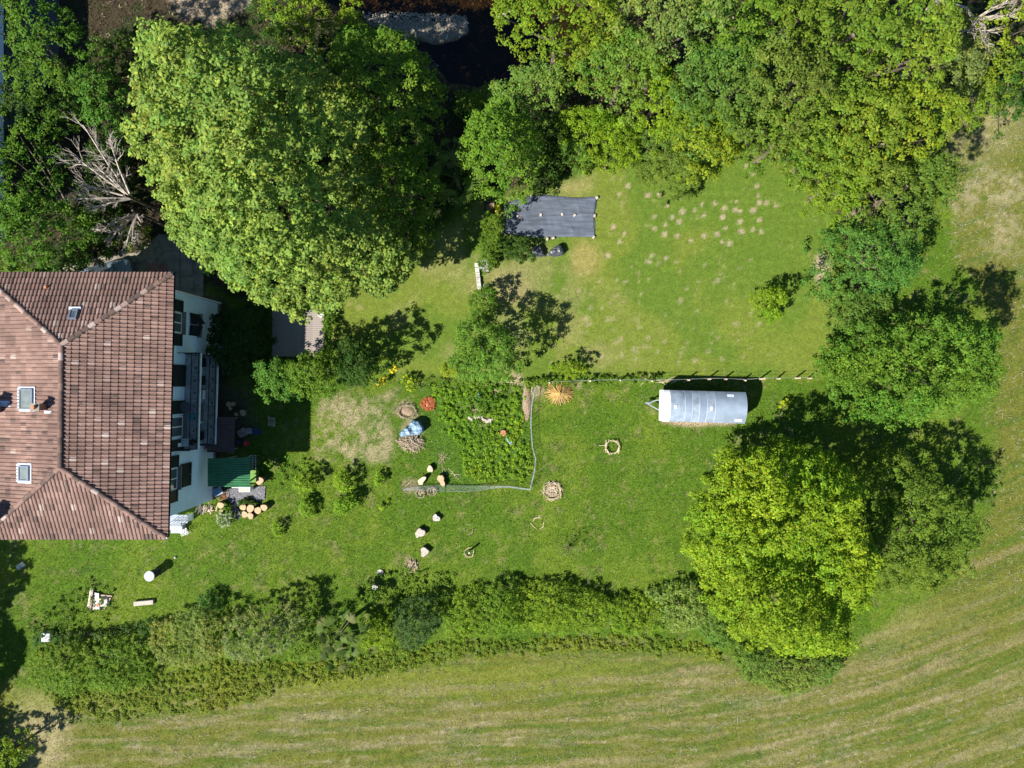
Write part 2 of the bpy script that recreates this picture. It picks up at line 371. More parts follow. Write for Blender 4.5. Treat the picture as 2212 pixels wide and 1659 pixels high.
    for (s0, wd, col_, xa, xb, wt) in ((1448, 13, (.21, .165, .085), 900, 1100, .75), (1478, 9, (.055, .085, .016), 700, 1000, .6), (1502, 8, (.16, .165, .035), 500, 900, .6), (1530, 11, (.20, .165, .085), 300, 700, .6), (1566, 8, (.06, .095, .014), 200, 500, .5), (1592, 12, (.205, .17, .085), 300, 800, .65), (1640, 14, (.20, .165, .085), 100, 500, .6), (1682, 10, (.06, .095, .014), 400, 900, .5), (1715, 14, (.21, .175, .09), 400, 900, .6), (1790, 12, (.20, .165, .085), 900, 1400, .5), (1850, 14, (.20, .17, .08), 1300, 1500, .5)):
        field = mixc(field, c(*col_), ss(wd, wd * .2, np.abs(s - s0 + 14 * (n1 - .5) + 8 * (n3 - .5))) * ss(xa, xb, x) * wt * .7 * ss(.22, .6, fbm(x * .02, s * .2, int(s0))))
    out = mixc(out, field, fz)
    # unmown dry rectangle
    dz = zone(DRYBOX, 16) * ss(.33, .62, n2 * .45 + n3 * .55)
    out = mixc(out, c(.28, .235, .14), dz * .8)
    nz = zone(NETTLE, 12)
    out = mixc(out, c(.05, .105, .010), nz * .8)
    for (cx, cy, r) in ((880, 888, 26), (905, 935, 34), (1155, 845, 20), (1035, 905, 30), (905, 1045, 28), (1100, 820, 26), (1250, 820, 20), (893, 1215, 22)):
        out = mixc(out, c(.26, .21, .13), ss(r, r * .4, np.hypot(wx - cx, wy - cy)) * .7)
    # woods floor
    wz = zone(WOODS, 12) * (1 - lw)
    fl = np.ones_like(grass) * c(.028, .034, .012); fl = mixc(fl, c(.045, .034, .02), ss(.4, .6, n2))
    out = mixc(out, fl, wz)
    out = mixc(out, c(.26, .21, .15), zone(DIRT_TOP, 10) * ss(.2, .5, n2 + .15))
    # worn earth below the tree row and house
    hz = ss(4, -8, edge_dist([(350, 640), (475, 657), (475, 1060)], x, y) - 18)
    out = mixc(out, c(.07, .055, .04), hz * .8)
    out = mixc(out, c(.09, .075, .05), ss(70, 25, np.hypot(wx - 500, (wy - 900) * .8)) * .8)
    # bare mulch strip beside trailer
    tz = ss(-5, 5, sdist([(1426, 880), (1436, 850), (1440, 900), (1590, 906), (1590, 917), (1480, 920), (1428, 912)], wx * .15 + x * .85, wy * .15 + y * .85))
    out = mixc(out, c(.36, .27, .19), tz * .9)
    # bare pale patches in the lawn (dead grass)
    for i, (cx, cy) in enumerate(SPOTS):
        m = (np.abs(x - cx) < 14) & (np.abs(y - cy) < 14)
        if m.any():
            r = (3.0 + (i * 37 % 10) * .28) * (1 if i < NSP + 27 else .6)
            w = ss(r + 2.6, r - 1.5, np.hypot(x[m] - cx, y[m] - cy) + 3.6 * (n3[m] - .5)) * (.7 if i < NSP else .35)
            out[m] = out[m] * (1 - w[:, None]) + c(.36, .27, .20) * w[:, None]
    # stream bed
    st = ss(-6, 4, sdist(STREAM, x, y)); ba = ss(-8, 8, sdist(BAR, wx * .4 + x * .6, wy * .4 + y * .6))
    bed = np.ones_like(grass) * c(.11, .080, .040); bed = mixc(bed, c(.05, .038, .024), ss(.4, .65, n2))
    bed = mixc(bed, c(.20, .175, .13), ba * ss(.2, .5, n3 + .1))
    out = mixc(out, bed, st)
    fr = ss(40, 75, np.hypot(X, Y)); out = mixc(out, c(.085, .115, .020), fr); out = mixc(out, c(.05, .085, .014), fr * ss(.45, .6, fbm(X * .02, Y * .02, 99)) * .6)
    return np.clip(out, .004, 1)

def gz(x, y):
    X = (x - 1106) / PX; Y = (829.5 - y) / PX
    z = .05 * (fbm(X * .4, Y * .4, 5) - .5) + .03 * (fbm(X * 2.2, Y * 2.2, 6) - .5)
    hz = ss(1330, 1420, y); z = z + hz * .05 * (fbm(X * 3, Y * 3, 8) - .5)
    sd = sdist(STREAM, x, y); st = ss(-18, 22, sd)
    z = z - 1.35 * st + st * .9 * ss(-22, 10, sdist(BAR, x, y)) * .75 + st * .12 * (fbm(X * 3, Y * 3, 18) - .5)
    return z

def axis(lo, hi, step, far):
    a = list(np.arange(lo, hi + 1e-6, step)); s = step
    l, h = [], []; v = a[-1]
    while v < far: s *= 1.35; v += s; h.append(v)
    s = step; v = a[0]
    while v > -far: s *= 1.35; v -= s; l.append(v)
    return np.array(l[::-1] + a + h)
gx = axis(-33, 33, .15, 1500); gy = axis(-25.5, 25.5, .15, 1500)
XX, YY = np.meshgrid(gx, gy)
dxx = DX(XX); dyy = DY(YY)
cc = dxx; cd = dyy
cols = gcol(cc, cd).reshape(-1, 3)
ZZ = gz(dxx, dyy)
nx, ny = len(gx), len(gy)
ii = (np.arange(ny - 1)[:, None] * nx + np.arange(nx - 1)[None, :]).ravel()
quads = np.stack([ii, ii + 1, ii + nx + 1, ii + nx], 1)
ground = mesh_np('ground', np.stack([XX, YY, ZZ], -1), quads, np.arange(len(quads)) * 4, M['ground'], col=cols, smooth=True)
tag(ground, 'grassy ground of lawn, garden and mown field', kind='structure')

def sheet(name, poly, z, mt, kind='structure', label=None, nz=0.0):
    pts = ccw([(P(x, y).x, P(x, y).y) for x, y in poly])
    b = MB().prism(pts, z - .06, z); o = b.build(name, mt); return tag(o, label, kind=kind)
wp = [(P(x, y, -.75).x, P(x, y, -.75).y) for x, y in [(600, -120), (690, 10), (860, 100), (930, 190), (1120, 190), (1300, 210), (1420, 240), (1520, 130), (1380, 30), (1200, -60), (1050, -170), (600, -190)]]
b = MB(); pw = ccw(wp); b.add([(p[0], p[1], -.80) for p in pw], [tuple(range(len(pw)))]); tag(b.build('stream', M['water']), 'shallow brown stream under the trees', kind='structure')
sheet('gravel_path', GRAVELP, .05, M['gravel'], label='grey gravel patch beside the green roof')
sheet('road', ROADD, .05, M['asphalt'], label='shaded dark asphalt road')
sheet('driveway_bed', DRIVE, .045, mat('drive_sand', (.20, .175, .13), .95, .4, 3, .5), label='sandy drive behind the house')
# concrete slabs and red paving panel: pieces of the driveway
drv = empty('driveway'); tag(drv, 'concrete slab driveway beside the house', kind='structure')
slabs = [(372, 528, 36, 26, 'concrete'), (410, 526, 34, 28, 'concrete'), (376, 566, 26, 44, 'concrete'), (405, 569, 26, 52, 'concrete'), (405, 620, 26, 44, 'concrete'), (376, 612, 26, 40, 'concrete'), (340, 581, 42, 24, 'brickpave'), (340, 608, 42, 26, 'brickpave'), (436, 560, 28, 40, 'concrete')]
for (x, y, w, h, mm) in slabs:
    p = P(x, y); MB().box((p.x, p.y, .06), (w / PX, h / PX, .05)).build('slab', M[mm], drv)

# ---------------------------------------------------------------- grass
BLOCK = [[(-30, 590), (470, 590), (475, 657), (475, 1075), (360, 1130), (-30, 1165)], GRAVELP, DRIVE, ROADD,
         [(1090, 428), (1292, 424), (1285, 512), (1085, 508)], [(1405, 845), (1600, 848), (1600, 912), (1405, 905)], [(582, 668), (700, 668), (700, 770), (582, 770)]]
def blades(n, seed, region, ln, wd, name, label, mt, lift=.45, bright=(.65, 1.55), cfun=None):
    rg = np.random.default_rng(seed)
    x = rg.uniform(-20, 2232, n); y = rg.uniform(-20, 1680, n)
    keep = region(x, y)
    for bpoly in BLOCK: keep &= ~inside(bpoly, x, y)
    keep &= ~inside(STREAM, x, y)
    x = x[keep]; y = y[keep]; n = len(x)
    c = (cfun or gcol)(x, y) * rg.uniform(bright[0], bright[1], n)[:, None]
    hue = rg.uniform(0, 1, n)[:, None]
    c = c * np.where(hue < .3, np.array([1.15, 1.05, .9]), np.where(hue > .75, np.array([.82, 1.0, .85]), 1.0))
    dead = rg.uniform(0, 1, n) < .05; c[dead] = np.array([.34, .28, .16]) * rg.uniform(.7, 1.2, dead.sum())[:, None]
    X = (x - 1106) / PX; Y = (829.5 - y) / PX; Z = gz(x, y) - .01
    a = rg.uniform(0, 2 * np.pi, n); l = ln * rg.uniform(.5, 1.4, n); el = rg.uniform(.15, 1.25, n) * lift * 2
    dx = np.cos(a) * np.cos(el); dy = np.sin(a) * np.cos(el); dz = np.abs(np.sin(el)); w = wd * rg.uniform(.6, 1.3, n) * .5
    v = np.zeros((n, 3, 3)); 
    v[:, 0] = np.stack([X - np.sin(a) * w, Y + np.cos(a) * w, Z], 1); v[:, 1] = np.stack([X + np.sin(a) * w, Y - np.cos(a) * w, Z], 1)
    v[:, 2] = np.stack([X + dx * l, Y + dy * l, Z + dz * l], 1)
    cc = np.clip(np.repeat(c, 3, 0), 0, 1)
    o = mesh_np(name, v, np.arange(n * 3), np.arange(n) * 3, mt, col=cc)
    tag(o, label, 'grass', kind='stuff'); return o
lawnf = lambda x, y: inside(LAWN, x, y)
woodf = lambda x, y: inside(WOODS, x, y)
roughf = lambda x, y: ~inside(LAWN, x, y) & ~inside(WOODS, x, y) & ~inside(FIELD, x, y)
fieldf = lambda x, y: inside(FIELD, x, y) & ~inside(LAWN, x, y)
blades(620000, 1, lawnf, .07, .022, 'lawn_grass', 'short mown grass of the upper lawn', M['grass'], .35)
blades(620000, 2, roughf, .13, .034, 'garden_grass', 'longer green grass of the lower garden', M['grass'], .45, (.5, 1.75))
blades(620000, 3, fieldf, .12, .030, 'field_grass', 'mown field grass with dry yellowish rows', M['grass'], .35, (.55, 1.65))
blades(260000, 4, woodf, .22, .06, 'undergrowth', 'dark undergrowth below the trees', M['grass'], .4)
def straws():
    rg = np.random.default_rng(9); b = MB(); n = 0
    for i in range(8000):
        x = rg.uniform(-10, 2222); y = rg.uniform(1370, 1670)
        if rg.uniform() < .12: x = rg.uniform(2050, 2212); y = rg.uniform(230, 1300)
        gg = ((x - 1300) / 912.0) ** 2 * 205 if x > 1300 else 0
        s = y + gg + .045 * x
        ph = (s * 1 / 41.0) % 1.0
        cl = float(fbm(np.array([x * .012]), np.array([s * .03]), 91, 3)[0])
        if y > 1300 and rg.uniform() > (ss(.42, .66, cl) * (1.0 if .1 < ph < .4 else .25) + .06): continue
        if not inside(FIELD, np.array([x]), np.array([y]))[0]: continue
        a = rg.normal(0.05 + (.35 if x > 1700 else 0), .5) if rg.uniform() < .7 else rg.uniform(0, 3.14)
        l = rg.uniform(.08, .24) * (1 if rg.uniform() > .06 else 2.2); p = P(x, y)
        d = Vector((math.cos(a), math.sin(a), rg.uniform(-.1, .25))) * l * .5; z = .05
        c = Vector((p.x, p.y, z)); w = Vector((-math.sin(a), math.cos(a), 0)) * rg.uniform(.005, .009)
        b.add([c - d - w, c - d + w, c + d + w, c + d - w], [(0, 1, 2, 3)])
        b.add([c - d + Vector((0, 0, -.01)), c + Vector((0, 0, .018)), c + d + Vector((0, 0, -.01))], [(0, 1, 2)])
    tag(b.build('straw', mat('pale_stalks', (.38, .33, .25), .8, .4, 2)), 'pale dry stalks strewn along the mown rows', 'straw', kind='stuff')
straws()
def pebbles():
    rg = np.random.default_rng(12); b = MB()
    k = 0
    while k < 2200:
        x = rg.uniform(760, 1300); y = rg.uniform(0, 180); xa = np.array([x]); ya = np.array([y])
        db = sdist(BAR, xa, ya)[0]
        if not inside(STREAM, xa, ya)[0]: continue
        if db < -60 or rg.uniform() > (1 if db > -4 else .18): continue
        k += 1
        z = gz(xa, ya)[0]; p = P(x, y, z); r = rg.uniform(.025, .07) * (1.6 if rg.uniform() < .1 else 1)
        m = Matrix.Rotation(rg.uniform(0, 6), 4, 'Z')
        b.box((p.x, p.y, z + r * .3), (r * 2, r * 1.4, r), M=m, taper=.62)
    tag(b.build('pebbles', M['riverpebble']), 'pale pebbles of the gravel bar in the stream', 'pebbles', kind='stuff')
pebbles()
def gravelbits():
    rg = np.random.default_rng(13); b = MB(); k = 0
    while k < 1400:
        x = rg.uniform(485, 576); y = rg.uniform(1048, 1126)
        if not inside(GRAVELP, np.array([x]), np.array([y]))[0]: continue
        k += 1; p = P(x, y); r = rg.uniform(.015, .035)
        b.box((p.x, p.y, .055), (r * 2, r * 1.6, r), rz=rg.uniform(0, 6), taper=.6)
    tag(b.build('gravel', M['gravel']), 'loose grey gravel on the patch beside the shelter', 'gravel', kind='stuff')
gravelbits()
# ================================================================ TREES AND SHRUBS
def leaf_mesh(name, centers, ctint, rad, n, size, col, seed, parent, flat=.75, up=.95, mt=None, aspect=.7, shell=.25, colvar=.30):
    rg = np.random.default_rng(seed); K = len(centers)
    if K == 0: return None
    tot = K * n
    c = np.repeat(centers, n, 0); r = np.repeat(rad, n)
    d = rg.normal(size=(tot, 3)); d /= np.linalg.norm(d, axis=1)[:, None]
    d[:, 2] = np.where(d[:, 2] < -.35, -d[:, 2], d[:, 2])
    rr = (shell + (1 - shell) * rg.uniform(0, 1, tot)) * r
    p = c + d * rr[:, None] * np.array([1, 1, flat])
    nrm = d * .8 + np.array([0, 0, up]) + rg.normal(size=(tot, 3)) * .36
    nrm /= np.linalg.norm(nrm, axis=1)[:, None]
    t = np.cross(nrm, rg.normal(size=(tot, 3))); t /= np.linalg.norm(t, axis=1)[:, None] + 1e-9
    bt = np.cross(nrm, t)
    s = (size * rg.uniform(.6, 1.35, tot) * .5)[:, None]
    v = np.empty((tot, 4, 3))
    v[:, 0] = p - t * s; v[:, 1] = p + bt * s * aspect - nrm * s * .2; v[:, 2] = p + t * s * 1.1; v[:, 3] = p - bt * s * aspect - nrm * s * .2
    hv = fbm(centers[:, 0] * .45 + seed, centers[:, 1] * .45, seed + 31); hv = np.repeat(hv, n)[:, None]
    base = np.array(col)[None, :] * (1 + (hv - .5) * np.array([.75, .25, .2])) * np.repeat(ctint, n)[:, None] * rg.uniform(1 - colvar, 1 + colvar, tot)[:, None]
    h = rg.uniform(0, 1, tot)[:, None]
    base = base * np.where(h < .22, np.array([1.3, 1.1, .9]), np.where(h > .82, np.array([.78, .95, 1.1]), 1.0))
    cc = np.clip(np.repeat(base, 4, 0), 0, 1)
    return mesh_np(name, v, np.arange(tot * 4), np.arange(tot) * 4, mt or M['leaf'], parent, col=cc)

def crown(poly, zb, zt, w, sp, cr, n, size, col, seed, parent, name='crown', jit=.24, thin=.0, flat=.6, layers=2, lump=.3, lumps=.45, **kw):
    """poly: world xy outline; foliage clumps on a lumpy dome plus lower tiers"""
    rg = np.random.default_rng(seed)
    px = np.array([p[0] for p in poly]); py = np.array([p[1] for p in poly])
    pts = []; w = min(w, 99)
    for L in range(layers):
        s = sp * (1.0 if L == 0 else 1.25)
        gx_ = np.arange(px.min() - .3, px.max() + .3, s); gy_ = np.arange(py.min() - .3, py.max() + .3, s)
        A, B = np.meshgrid(gx_, gy_); A = A.ravel() + rg.uniform(-.5, .5, A.size) * s; B = B.ravel() + rg.uniform(-.5, .5, B.size) * s
        d = sdist(poly, A, B) + (fbm(A / (cr * 2.2) + seed, B / (cr * 2.2), seed) - .5) * cr * 3.4
        k = d > -cr * .1
        if thin: k &= (rg.uniform(0, 1, A.size) > thin)
        A, B, d = A[k], B[k], d[k]
        if len(A) < 3:
            if L: continue
            A = np.array([px.mean(), px.mean() + .06, px.mean() - .05]); B = np.array([py.mean(), py.mean() - .05, py.mean() + .07]); d = np.full(3, cr)
        t = np.clip(d / w, 0, 1); dome = np.sqrt(np.clip(1 - (1 - t) ** 2, 0, 1))
        lum = fbm(A * lumps + seed * 3.1, B * lumps, seed + 5, 3)
        H = (zt - zb)
        z = zb + H * np.clip(dome * (1 - lump + lump * 2 * (ss(.25, .75, lum))) * (1 if L == 0 else .62 - .22 * (L - 1)), 0, 1.12) + rg.normal(0, jit * cr, len(A))
        if L > 0: z = zb + (z - zb) * rg.uniform(.25, 1, len(A))
        z = np.maximum(z, cr * .3)
        pts.append((np.stack([A, B, z], 1), np.full(len(A), 1.0)))
    ce = np.concatenate([p[0] for p in pts])
    ti = rg.uniform(.88, 1.14, len(ce)) * (.85 + .3 * fbm(ce[:, 0] * .5, ce[:, 1] * .5, seed + 9))
    rad = cr * rg.uniform(.65, 1.25, len(ce))
    return leaf_mesh(name, ce, ti, rad, n, size, col, seed + 1, parent, flat=flat, **kw), ce

def blob(cx, cy, rx, ry, rot=0, irr=.12, seed=0, n=28):
    rg = random.Random(seed); ph = [rg.uniform(0, 6.28) for _ in range(4)]; am = [irr * rg.uniform(.4, 1) / (k + 1) ** .5 for k in range(4)]
    o = []
    for i in range(n):
        t = 2 * math.pi * i / n; r = 1 + sum(am[k] * math.sin((k + 2) * t + ph[k]) for k in range(4))
        x = rx * r * math.cos(t); y = ry * r * math.sin(t); c, s = math.cos(R(rot)), math.sin(R(rot))
        o.append((cx + x * c - y * s, cy + x * s + y * c))
    return o

NCOUNT = [0]
def tree(name, label, cat, outline, zo, zt, zb=None, group=None, col=(.1, .175, .016), size=.17, n=34, sp=.55, cr=.42, w=None, trunk=True, seed=None, limbs=7, tr=None, **kw):
    NCOUNT[0] += 1; seed = seed if seed is not None else NCOUNT[0] * 13
    poly = ccw([(P(x, y, zo).x, P(x, y, zo).y) for x, y in outline])
    cx = sum(p[0] for p in poly) / len(poly); cy = sum(p[1] for p in poly) / len(poly)
    hc = math.hypot(cx, cy) + 1e-6; ro = min(abs(sdist(poly, np.array([cx]), np.array([cy]))[0]), 4) * .45 if zt > 3 else 0
    cx += cx / hc * ro; cy += cy / hc * ro
    rt = empty(name, (cx, cy, 0), 0, label, cat, group)
    lp = [(p[0] - cx, p[1] - cy) for p in poly]
    md = float(sdist(lp, np.array([0.]), np.array([0.]))[0]); md = max(md, .3)
    zb = zb if zb is not None else zt * .35
    big = zt > 3.0
    q = .86 if big else .92
    sp *= q * .80; cr *= q * .94; size *= (.74 if big else .80); n = int(n * (1.15 if big else .95))
    cro, ce = crown(lp, zb, zt, w or md * .95, sp, cr, n, size, col, seed, rt, **kw)
    if trunk:
        rg = random.Random(seed); r0 = tr or max(.05, zt * .022)
        b = MB(); top = Vector((rg.uniform(-.1, .1), rg.uniform(-.1, .1), zb + (zt - zb) * .45))
        b.tube([Vector((0, 0, -.1)), Vector((rg.uniform(-.05, .05) * zt * .3, 0, zb * .5)), top], [r0, r0 * .8, r0 * .5], 8); b.build('trunk', M['bark'], rt, True)
        idx = [rg.randrange(len(ce)) for _ in range(limbs)]
        for i in idx:
            e = Vector(ce[i]); s0 = Vector((0, 0, zb * rg.uniform(.6, .95))) if zb > .4 else Vector((0, 0, .1)); mid = s0.lerp(e, .5) + Vector((0, 0, -.1 * zt * .2))
            MB().tube([s0, mid, e], [r0 * .45, r0 * .28, r0 * .08], 5).build('limb', M['bark'], rt, True)
    return rt

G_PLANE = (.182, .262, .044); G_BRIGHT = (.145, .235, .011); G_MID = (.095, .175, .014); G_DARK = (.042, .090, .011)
G_YEL = (.155, .225, .014); G_BLUE = (.080, .180, .020); G_OLIVE = (.120, .185, .016); G_GREY = (.15, .185, .045)
# --- the large plane tree and its neighbours (left / centre)
tree('plane_tree', 'huge pale green broad crown filling the upper left, tallest tree of the garden', 'tree',
     [(262, 300), (270, 235), (262, 200), (290, 165), (312, 90), (345, 65), (400, 58), (450, 72), (505, 35), (548, 48), (570, 75), (625, 60), (680, 95), (735, 150), (775, 185), (790, 250), (778, 320), (800, 380), (835, 440), (862, 505), (880, 545), (850, 570), (800, 600), (735, 600), (690, 640), (640, 660), (580, 655), (520, 640), (455, 600), (430, 570), (385, 545), (350, 500), (315, 470), (280, 400)],
     9, 13.8, 4.5, col=G_PLANE, size=.23, n=46, sp=.62, cr=.5, w=7.5, limbs=14, seed=11, lump=.36, lumps=.30, layers=3, tr=.45, jit=.75, flat=.8, colvar=.42)
tree('shaded_tree', 'dark green leafy tree in the shade right of the huge pale crown', 'tree',
     [(700, 90), (760, 55), (830, 45), (885, 75), (925, 125), (950, 190), (930, 260), (905, 330), (860, 340), (800, 300), (740, 220)], 6, 8, 3, col=G_MID, size=.19, sp=.6, cr=.5, seed=12, limbs=8)
tree('shaded_tree', 'lower dark tree beside the palm and below the other shaded tree', 'tree',
     [(770, 330), (840, 300), (910, 330), (945, 400), (935, 480), (900, 530), (850, 540), (790, 480)], 5, 6.8, 2.5, col=G_MID, size=.19, sp=.6, cr=.5, seed=13, limbs=8)
tree('riverside_tree', 'small yellow green tree at the top edge left of the stream', 'tree', blob(640, 35, 62, 60, 0, .15, 3), 5, 7, 2.5, col=G_YEL, size=.15, sp=.5, cr=.38, seed=14)
tree('riverside_tree', 'slim bright sapling leaning over the left end of the stream', 'tree', blob(752, 48, 32, 44, 20, .2, 4), 4, 5, 2, col=G_BRIGHT, size=.14, sp=.45, cr=.3, seed=15, limbs=4)
tree('broadleaf_tree', 'mid green tree in the top left corner beside the road', 'tree', [(-5, 95), (35, 40), (95, 10), (160, 30), (195, 90), (200, 150), (185, 210), (130, 205), (80, 225), (25, 210), (-5, 150)], 6, 8.5, 3, col=(.075, .15, .012), size=.19, sp=.6, cr=.45, seed=16)
tree('broadleaf_tree', 'dark green tree over the left edge above the tiled roof', 'tree', [(-40, 250), (25, 240), (75, 262), (95, 330), (120, 400), (165, 450), (178, 520), (150, 585), (100, 600), (-40, 600)], 5.5, 8, 2.5, col=(.085, .165, .013), size=.19, sp=.6, cr=.5, seed=17, limbs=8)
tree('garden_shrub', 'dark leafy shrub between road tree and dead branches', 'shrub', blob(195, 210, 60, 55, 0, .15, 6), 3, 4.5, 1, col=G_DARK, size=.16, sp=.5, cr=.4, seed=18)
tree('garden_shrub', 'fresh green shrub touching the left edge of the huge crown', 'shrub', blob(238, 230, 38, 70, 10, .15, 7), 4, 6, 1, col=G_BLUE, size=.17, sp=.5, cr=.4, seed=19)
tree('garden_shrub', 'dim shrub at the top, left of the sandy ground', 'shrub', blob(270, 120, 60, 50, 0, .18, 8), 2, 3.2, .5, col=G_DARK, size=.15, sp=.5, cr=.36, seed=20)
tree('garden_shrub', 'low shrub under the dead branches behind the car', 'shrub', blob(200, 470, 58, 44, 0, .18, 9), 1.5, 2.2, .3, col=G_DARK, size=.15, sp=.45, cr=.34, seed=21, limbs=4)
tree('garden_shrub', 'small sunlit shrub at the corner of the concrete drive', 'shrub', blob(290, 512, 36, 18, -15, .2, 10), 1, 1.6, .2, col=G_BRIGHT, size=.12, sp=.35, cr=.25, seed=22, limbs=3)
tree('chestnut_sapling', 'young tree beside the house in its shadow, leaf colour darkened for the shade', 'tree', blob(508, 735, 66, 88, 0, .12, 11), 2.0, 2.7, .5, col=(.030, .066, .010), size=.17, sp=.5, cr=.4, seed=23)  # shade of house and big crown put into the leaf colour
tree('garden_tree', 'bright green rounded tree left of the lilac row, nearest the house', 'tree', [(545, 790), (580, 765), (620, 780), (650, 800), (640, 850), (600, 872), (560, 868), (540, 830)], 3.2, 4.5, .8, col=G_BLUE, size=.15, sp=.45, cr=.36, seed=24)
tree('garden_tree', 'sunlit tree just below the weathered plank deck', 'tree', [(610, 790), (650, 760), (700, 745), (735, 770), (745, 810), (720, 845), (680, 860), (640, 850)], 3.2, 4.8, .8, col=G_MID, size=.15, sp=.45, cr=.36, seed=25)
tree('garden_tree', 'dark glossy tree between the deck and the yellow flowers', 'tree', [(715, 745), (760, 730), (800, 755), (825, 790), (805, 825), (760, 835), (720, 820)], 3.2, 4.6, .8, col=G_DARK, size=.15, sp=.42, cr=.32, seed=26)
tree('garden_shrub', 'low green shrub along the sunny end of the plank deck', 'shrub', [(692, 655), (715, 655), (722, 690), (718, 740), (700, 742), (698, 700)], .6, 1.0, .1, col=G_MID, size=.1, sp=.25, cr=.18, seed=27, limbs=2)
tree('rounded_tree', 'green tree standing alone between garden and lawn, shadow to its right', 'tree', [(975, 735), (1000, 700), (1040, 690), (1085, 700), (1118, 740), (1128, 780), (1100, 812), (1050, 828), (995, 815), (968, 778)], 3.5, 5.0, 1.2, col=(.10, .20, .022), size=.15, sp=.45, cr=.38, seed=28)
tree('garden_shrub', 'upright shrub on the lawn edge above the round green tree', 'shrub', [(1012, 640), (1040, 618), (1070, 625), (1072, 655), (1055, 690), (1015, 700)], 1.3, 2.0, .3, col=G_MID, size=.12, sp=.34, cr=.26, seed=29, limbs=3)
tree('yellow_shrub', 'yellow green shrub at the foot of the round green tree', 'shrub', blob(972, 795, 20, 16, 0, .1, 12), .9, 1.4, .2, col=(.19, .25, .015), size=.1, sp=.26, cr=.2, seed=30, limbs=2)
# hedge on the left edge of the tarpaulin
tree('privet_hedge', 'narrow clipped hedge along the left edge of the black sheet', 'hedge', [(1035, 490), (1050, 462), (1085, 470), (1085, 500), (1078, 540), (1066, 572), (1040, 575), (1035, 540)], 1.3, 1.6, .1, col=G_MID, size=.09, n=34, sp=.22, cr=.17, seed=31, w=.25, limbs=3)
tree('garden_shrub', 'loose shrub below the black sheet with bare arching stems', 'shrub', blob(1112, 537, 42, 32, 0, .2, 13), .9, 1.4, .1, col=G_DARK, size=.11, sp=.28, cr=.22, seed=32, limbs=6, thin=.2)
tree('ash_tree', 'tall green tree overhanging the top left corner of the black sheet', 'tree', [(1002, 300), (1020, 262), (1060, 238), (1100, 215), (1140, 235), (1165, 270), (1170, 330), (1160, 380), (1130, 425), (1085, 440), (1045, 420), (1010, 380), (998, 340)], 4.5, 6.8, 1.6, col=(.12, .22, .018), size=.16, sp=.5, cr=.42, seed=33)
tree('ash_tree', 'pale green tree on the stream bank above the tall green tree', 'tree', [(1060, 180), (1110, 140), (1160, 145), (1210, 165), (1230, 200), (1190, 240), (1140, 250), (1090, 230), (1055, 215)], 4.0, 5.5, 1.6, col=(.13, .215, .034), size=.16, sp=.48, cr=.4, seed=34)
# --- thicket and woods, upper right
wood = 'trees of the wood in the upper right'
WL = [
 (1205, 45, 125, 60, 8, 10, G_YEL, 'yellow green tree reaching over the stream from above'),
 (1300, 130, 90, 60, 5, 7, G_OLIVE, 'olive tree at the right end of the open stream'),
 (1345, 165, 78, 72, 6, 8.5, (.115, .205, .025), 'lively green tree right of the stream bend'),
 (1450, 55, 110, 78, 9, 12, (.145, .205, .04), 'pale leafy tree at the top centre right of the stream'),
 (1420, 215, 50, 60, 5, 7, G_BRIGHT, 'narrow bright tree above the round lawn tree'),
 (1570, 60, 90, 80, 9, 11.5, G_MID, 'mid green tree at the top behind the pale leafy one'),
 (1560, 190, 110, 95, 8, 11, (.100, .175, .026), 'broad bluish green tree in the heart of the wood'),
 (1520, 290, 75, 85, 6, 8, G_YEL, 'yellow tinged tree leaning over the top of the lawn'),
 (1700, 60, 90, 80, 9, 12, G_OLIVE, 'olive green tree at the top of the wood'),
 (1690, 200, 95, 105, 9, 12, (.108, .165, .024), 'dull green tree in the middle of the wood'),
 (1690, 300, 95, 62, 6, 8, G_MID, 'green tree at the inner corner above the lawn'),
 (1825, 95, 85, 110, 10, 13, (.12, .19, .018), 'tall olive tree with a dark gap on its right'),
 (1935, 110, 85, 130, 10, 13, (.135, .21, .018), 'tall light tree right of the dark gap'),
 (1805, 300, 110, 85, 8, 11, (.13, .20, .018), 'light olive tree above the right end of the lawn'),
 (1925, 275, 112, 95, 8, 10.5, (.165, .225, .014), 'yellowish crown on the right side of the wood'),
 (1800, 400, 75, 70, 5, 7, G_YEL, 'low yellowish tree bordering the top right of the lawn'),
 (1935, 415, 108, 72, 7, 9, (.105, .165, .020), 'darker crown below the yellowish one on the right'),
 (2045, 120, 85, 95, 7, 9, G_GREY, 'grey green willow in the upper right'),
 (2110, 190, 70, 70, 4, 5.5, G_OLIVE, 'low olive shrub tree right of the grey green willow'),
 (2160, 60, 85, 65, 8, 10, G_YEL, 'thin yellow leaved tree with bare branches in the top right corner'),
 (2205, 190, 45, 75, 5, 7, G_DARK, 'dark green tree cut by the right edge of the picture'),
]
for i, (x, y, rx, ry, zo, zt, col, lab) in enumerate(WL):
    tree('woodland_tree', lab, 'tree', blob(x, y, rx * 1.06, ry * 1.06, 0, .10, 100 + i), zo, zt, zt * .52, wood, col=col, size=.18, n=32, sp=.56, cr=.44, seed=200 + i, limbs=6, lump=.2, thin=(.35 if 'thin' in lab else .0))
tree('blue_green_tree', 'blue green rounded tree at the right end of the lawn', 'tree', [(1798, 500), (1850, 475), (1930, 470), (2000, 490), (2015, 540), (1990, 600), (1930, 625), (1860, 640), (1800, 620), (1790, 560)], 4.5, 6.2, .6, col=(.075, .175, .026), size=.16, sp=.5, cr=.42, seed=35)
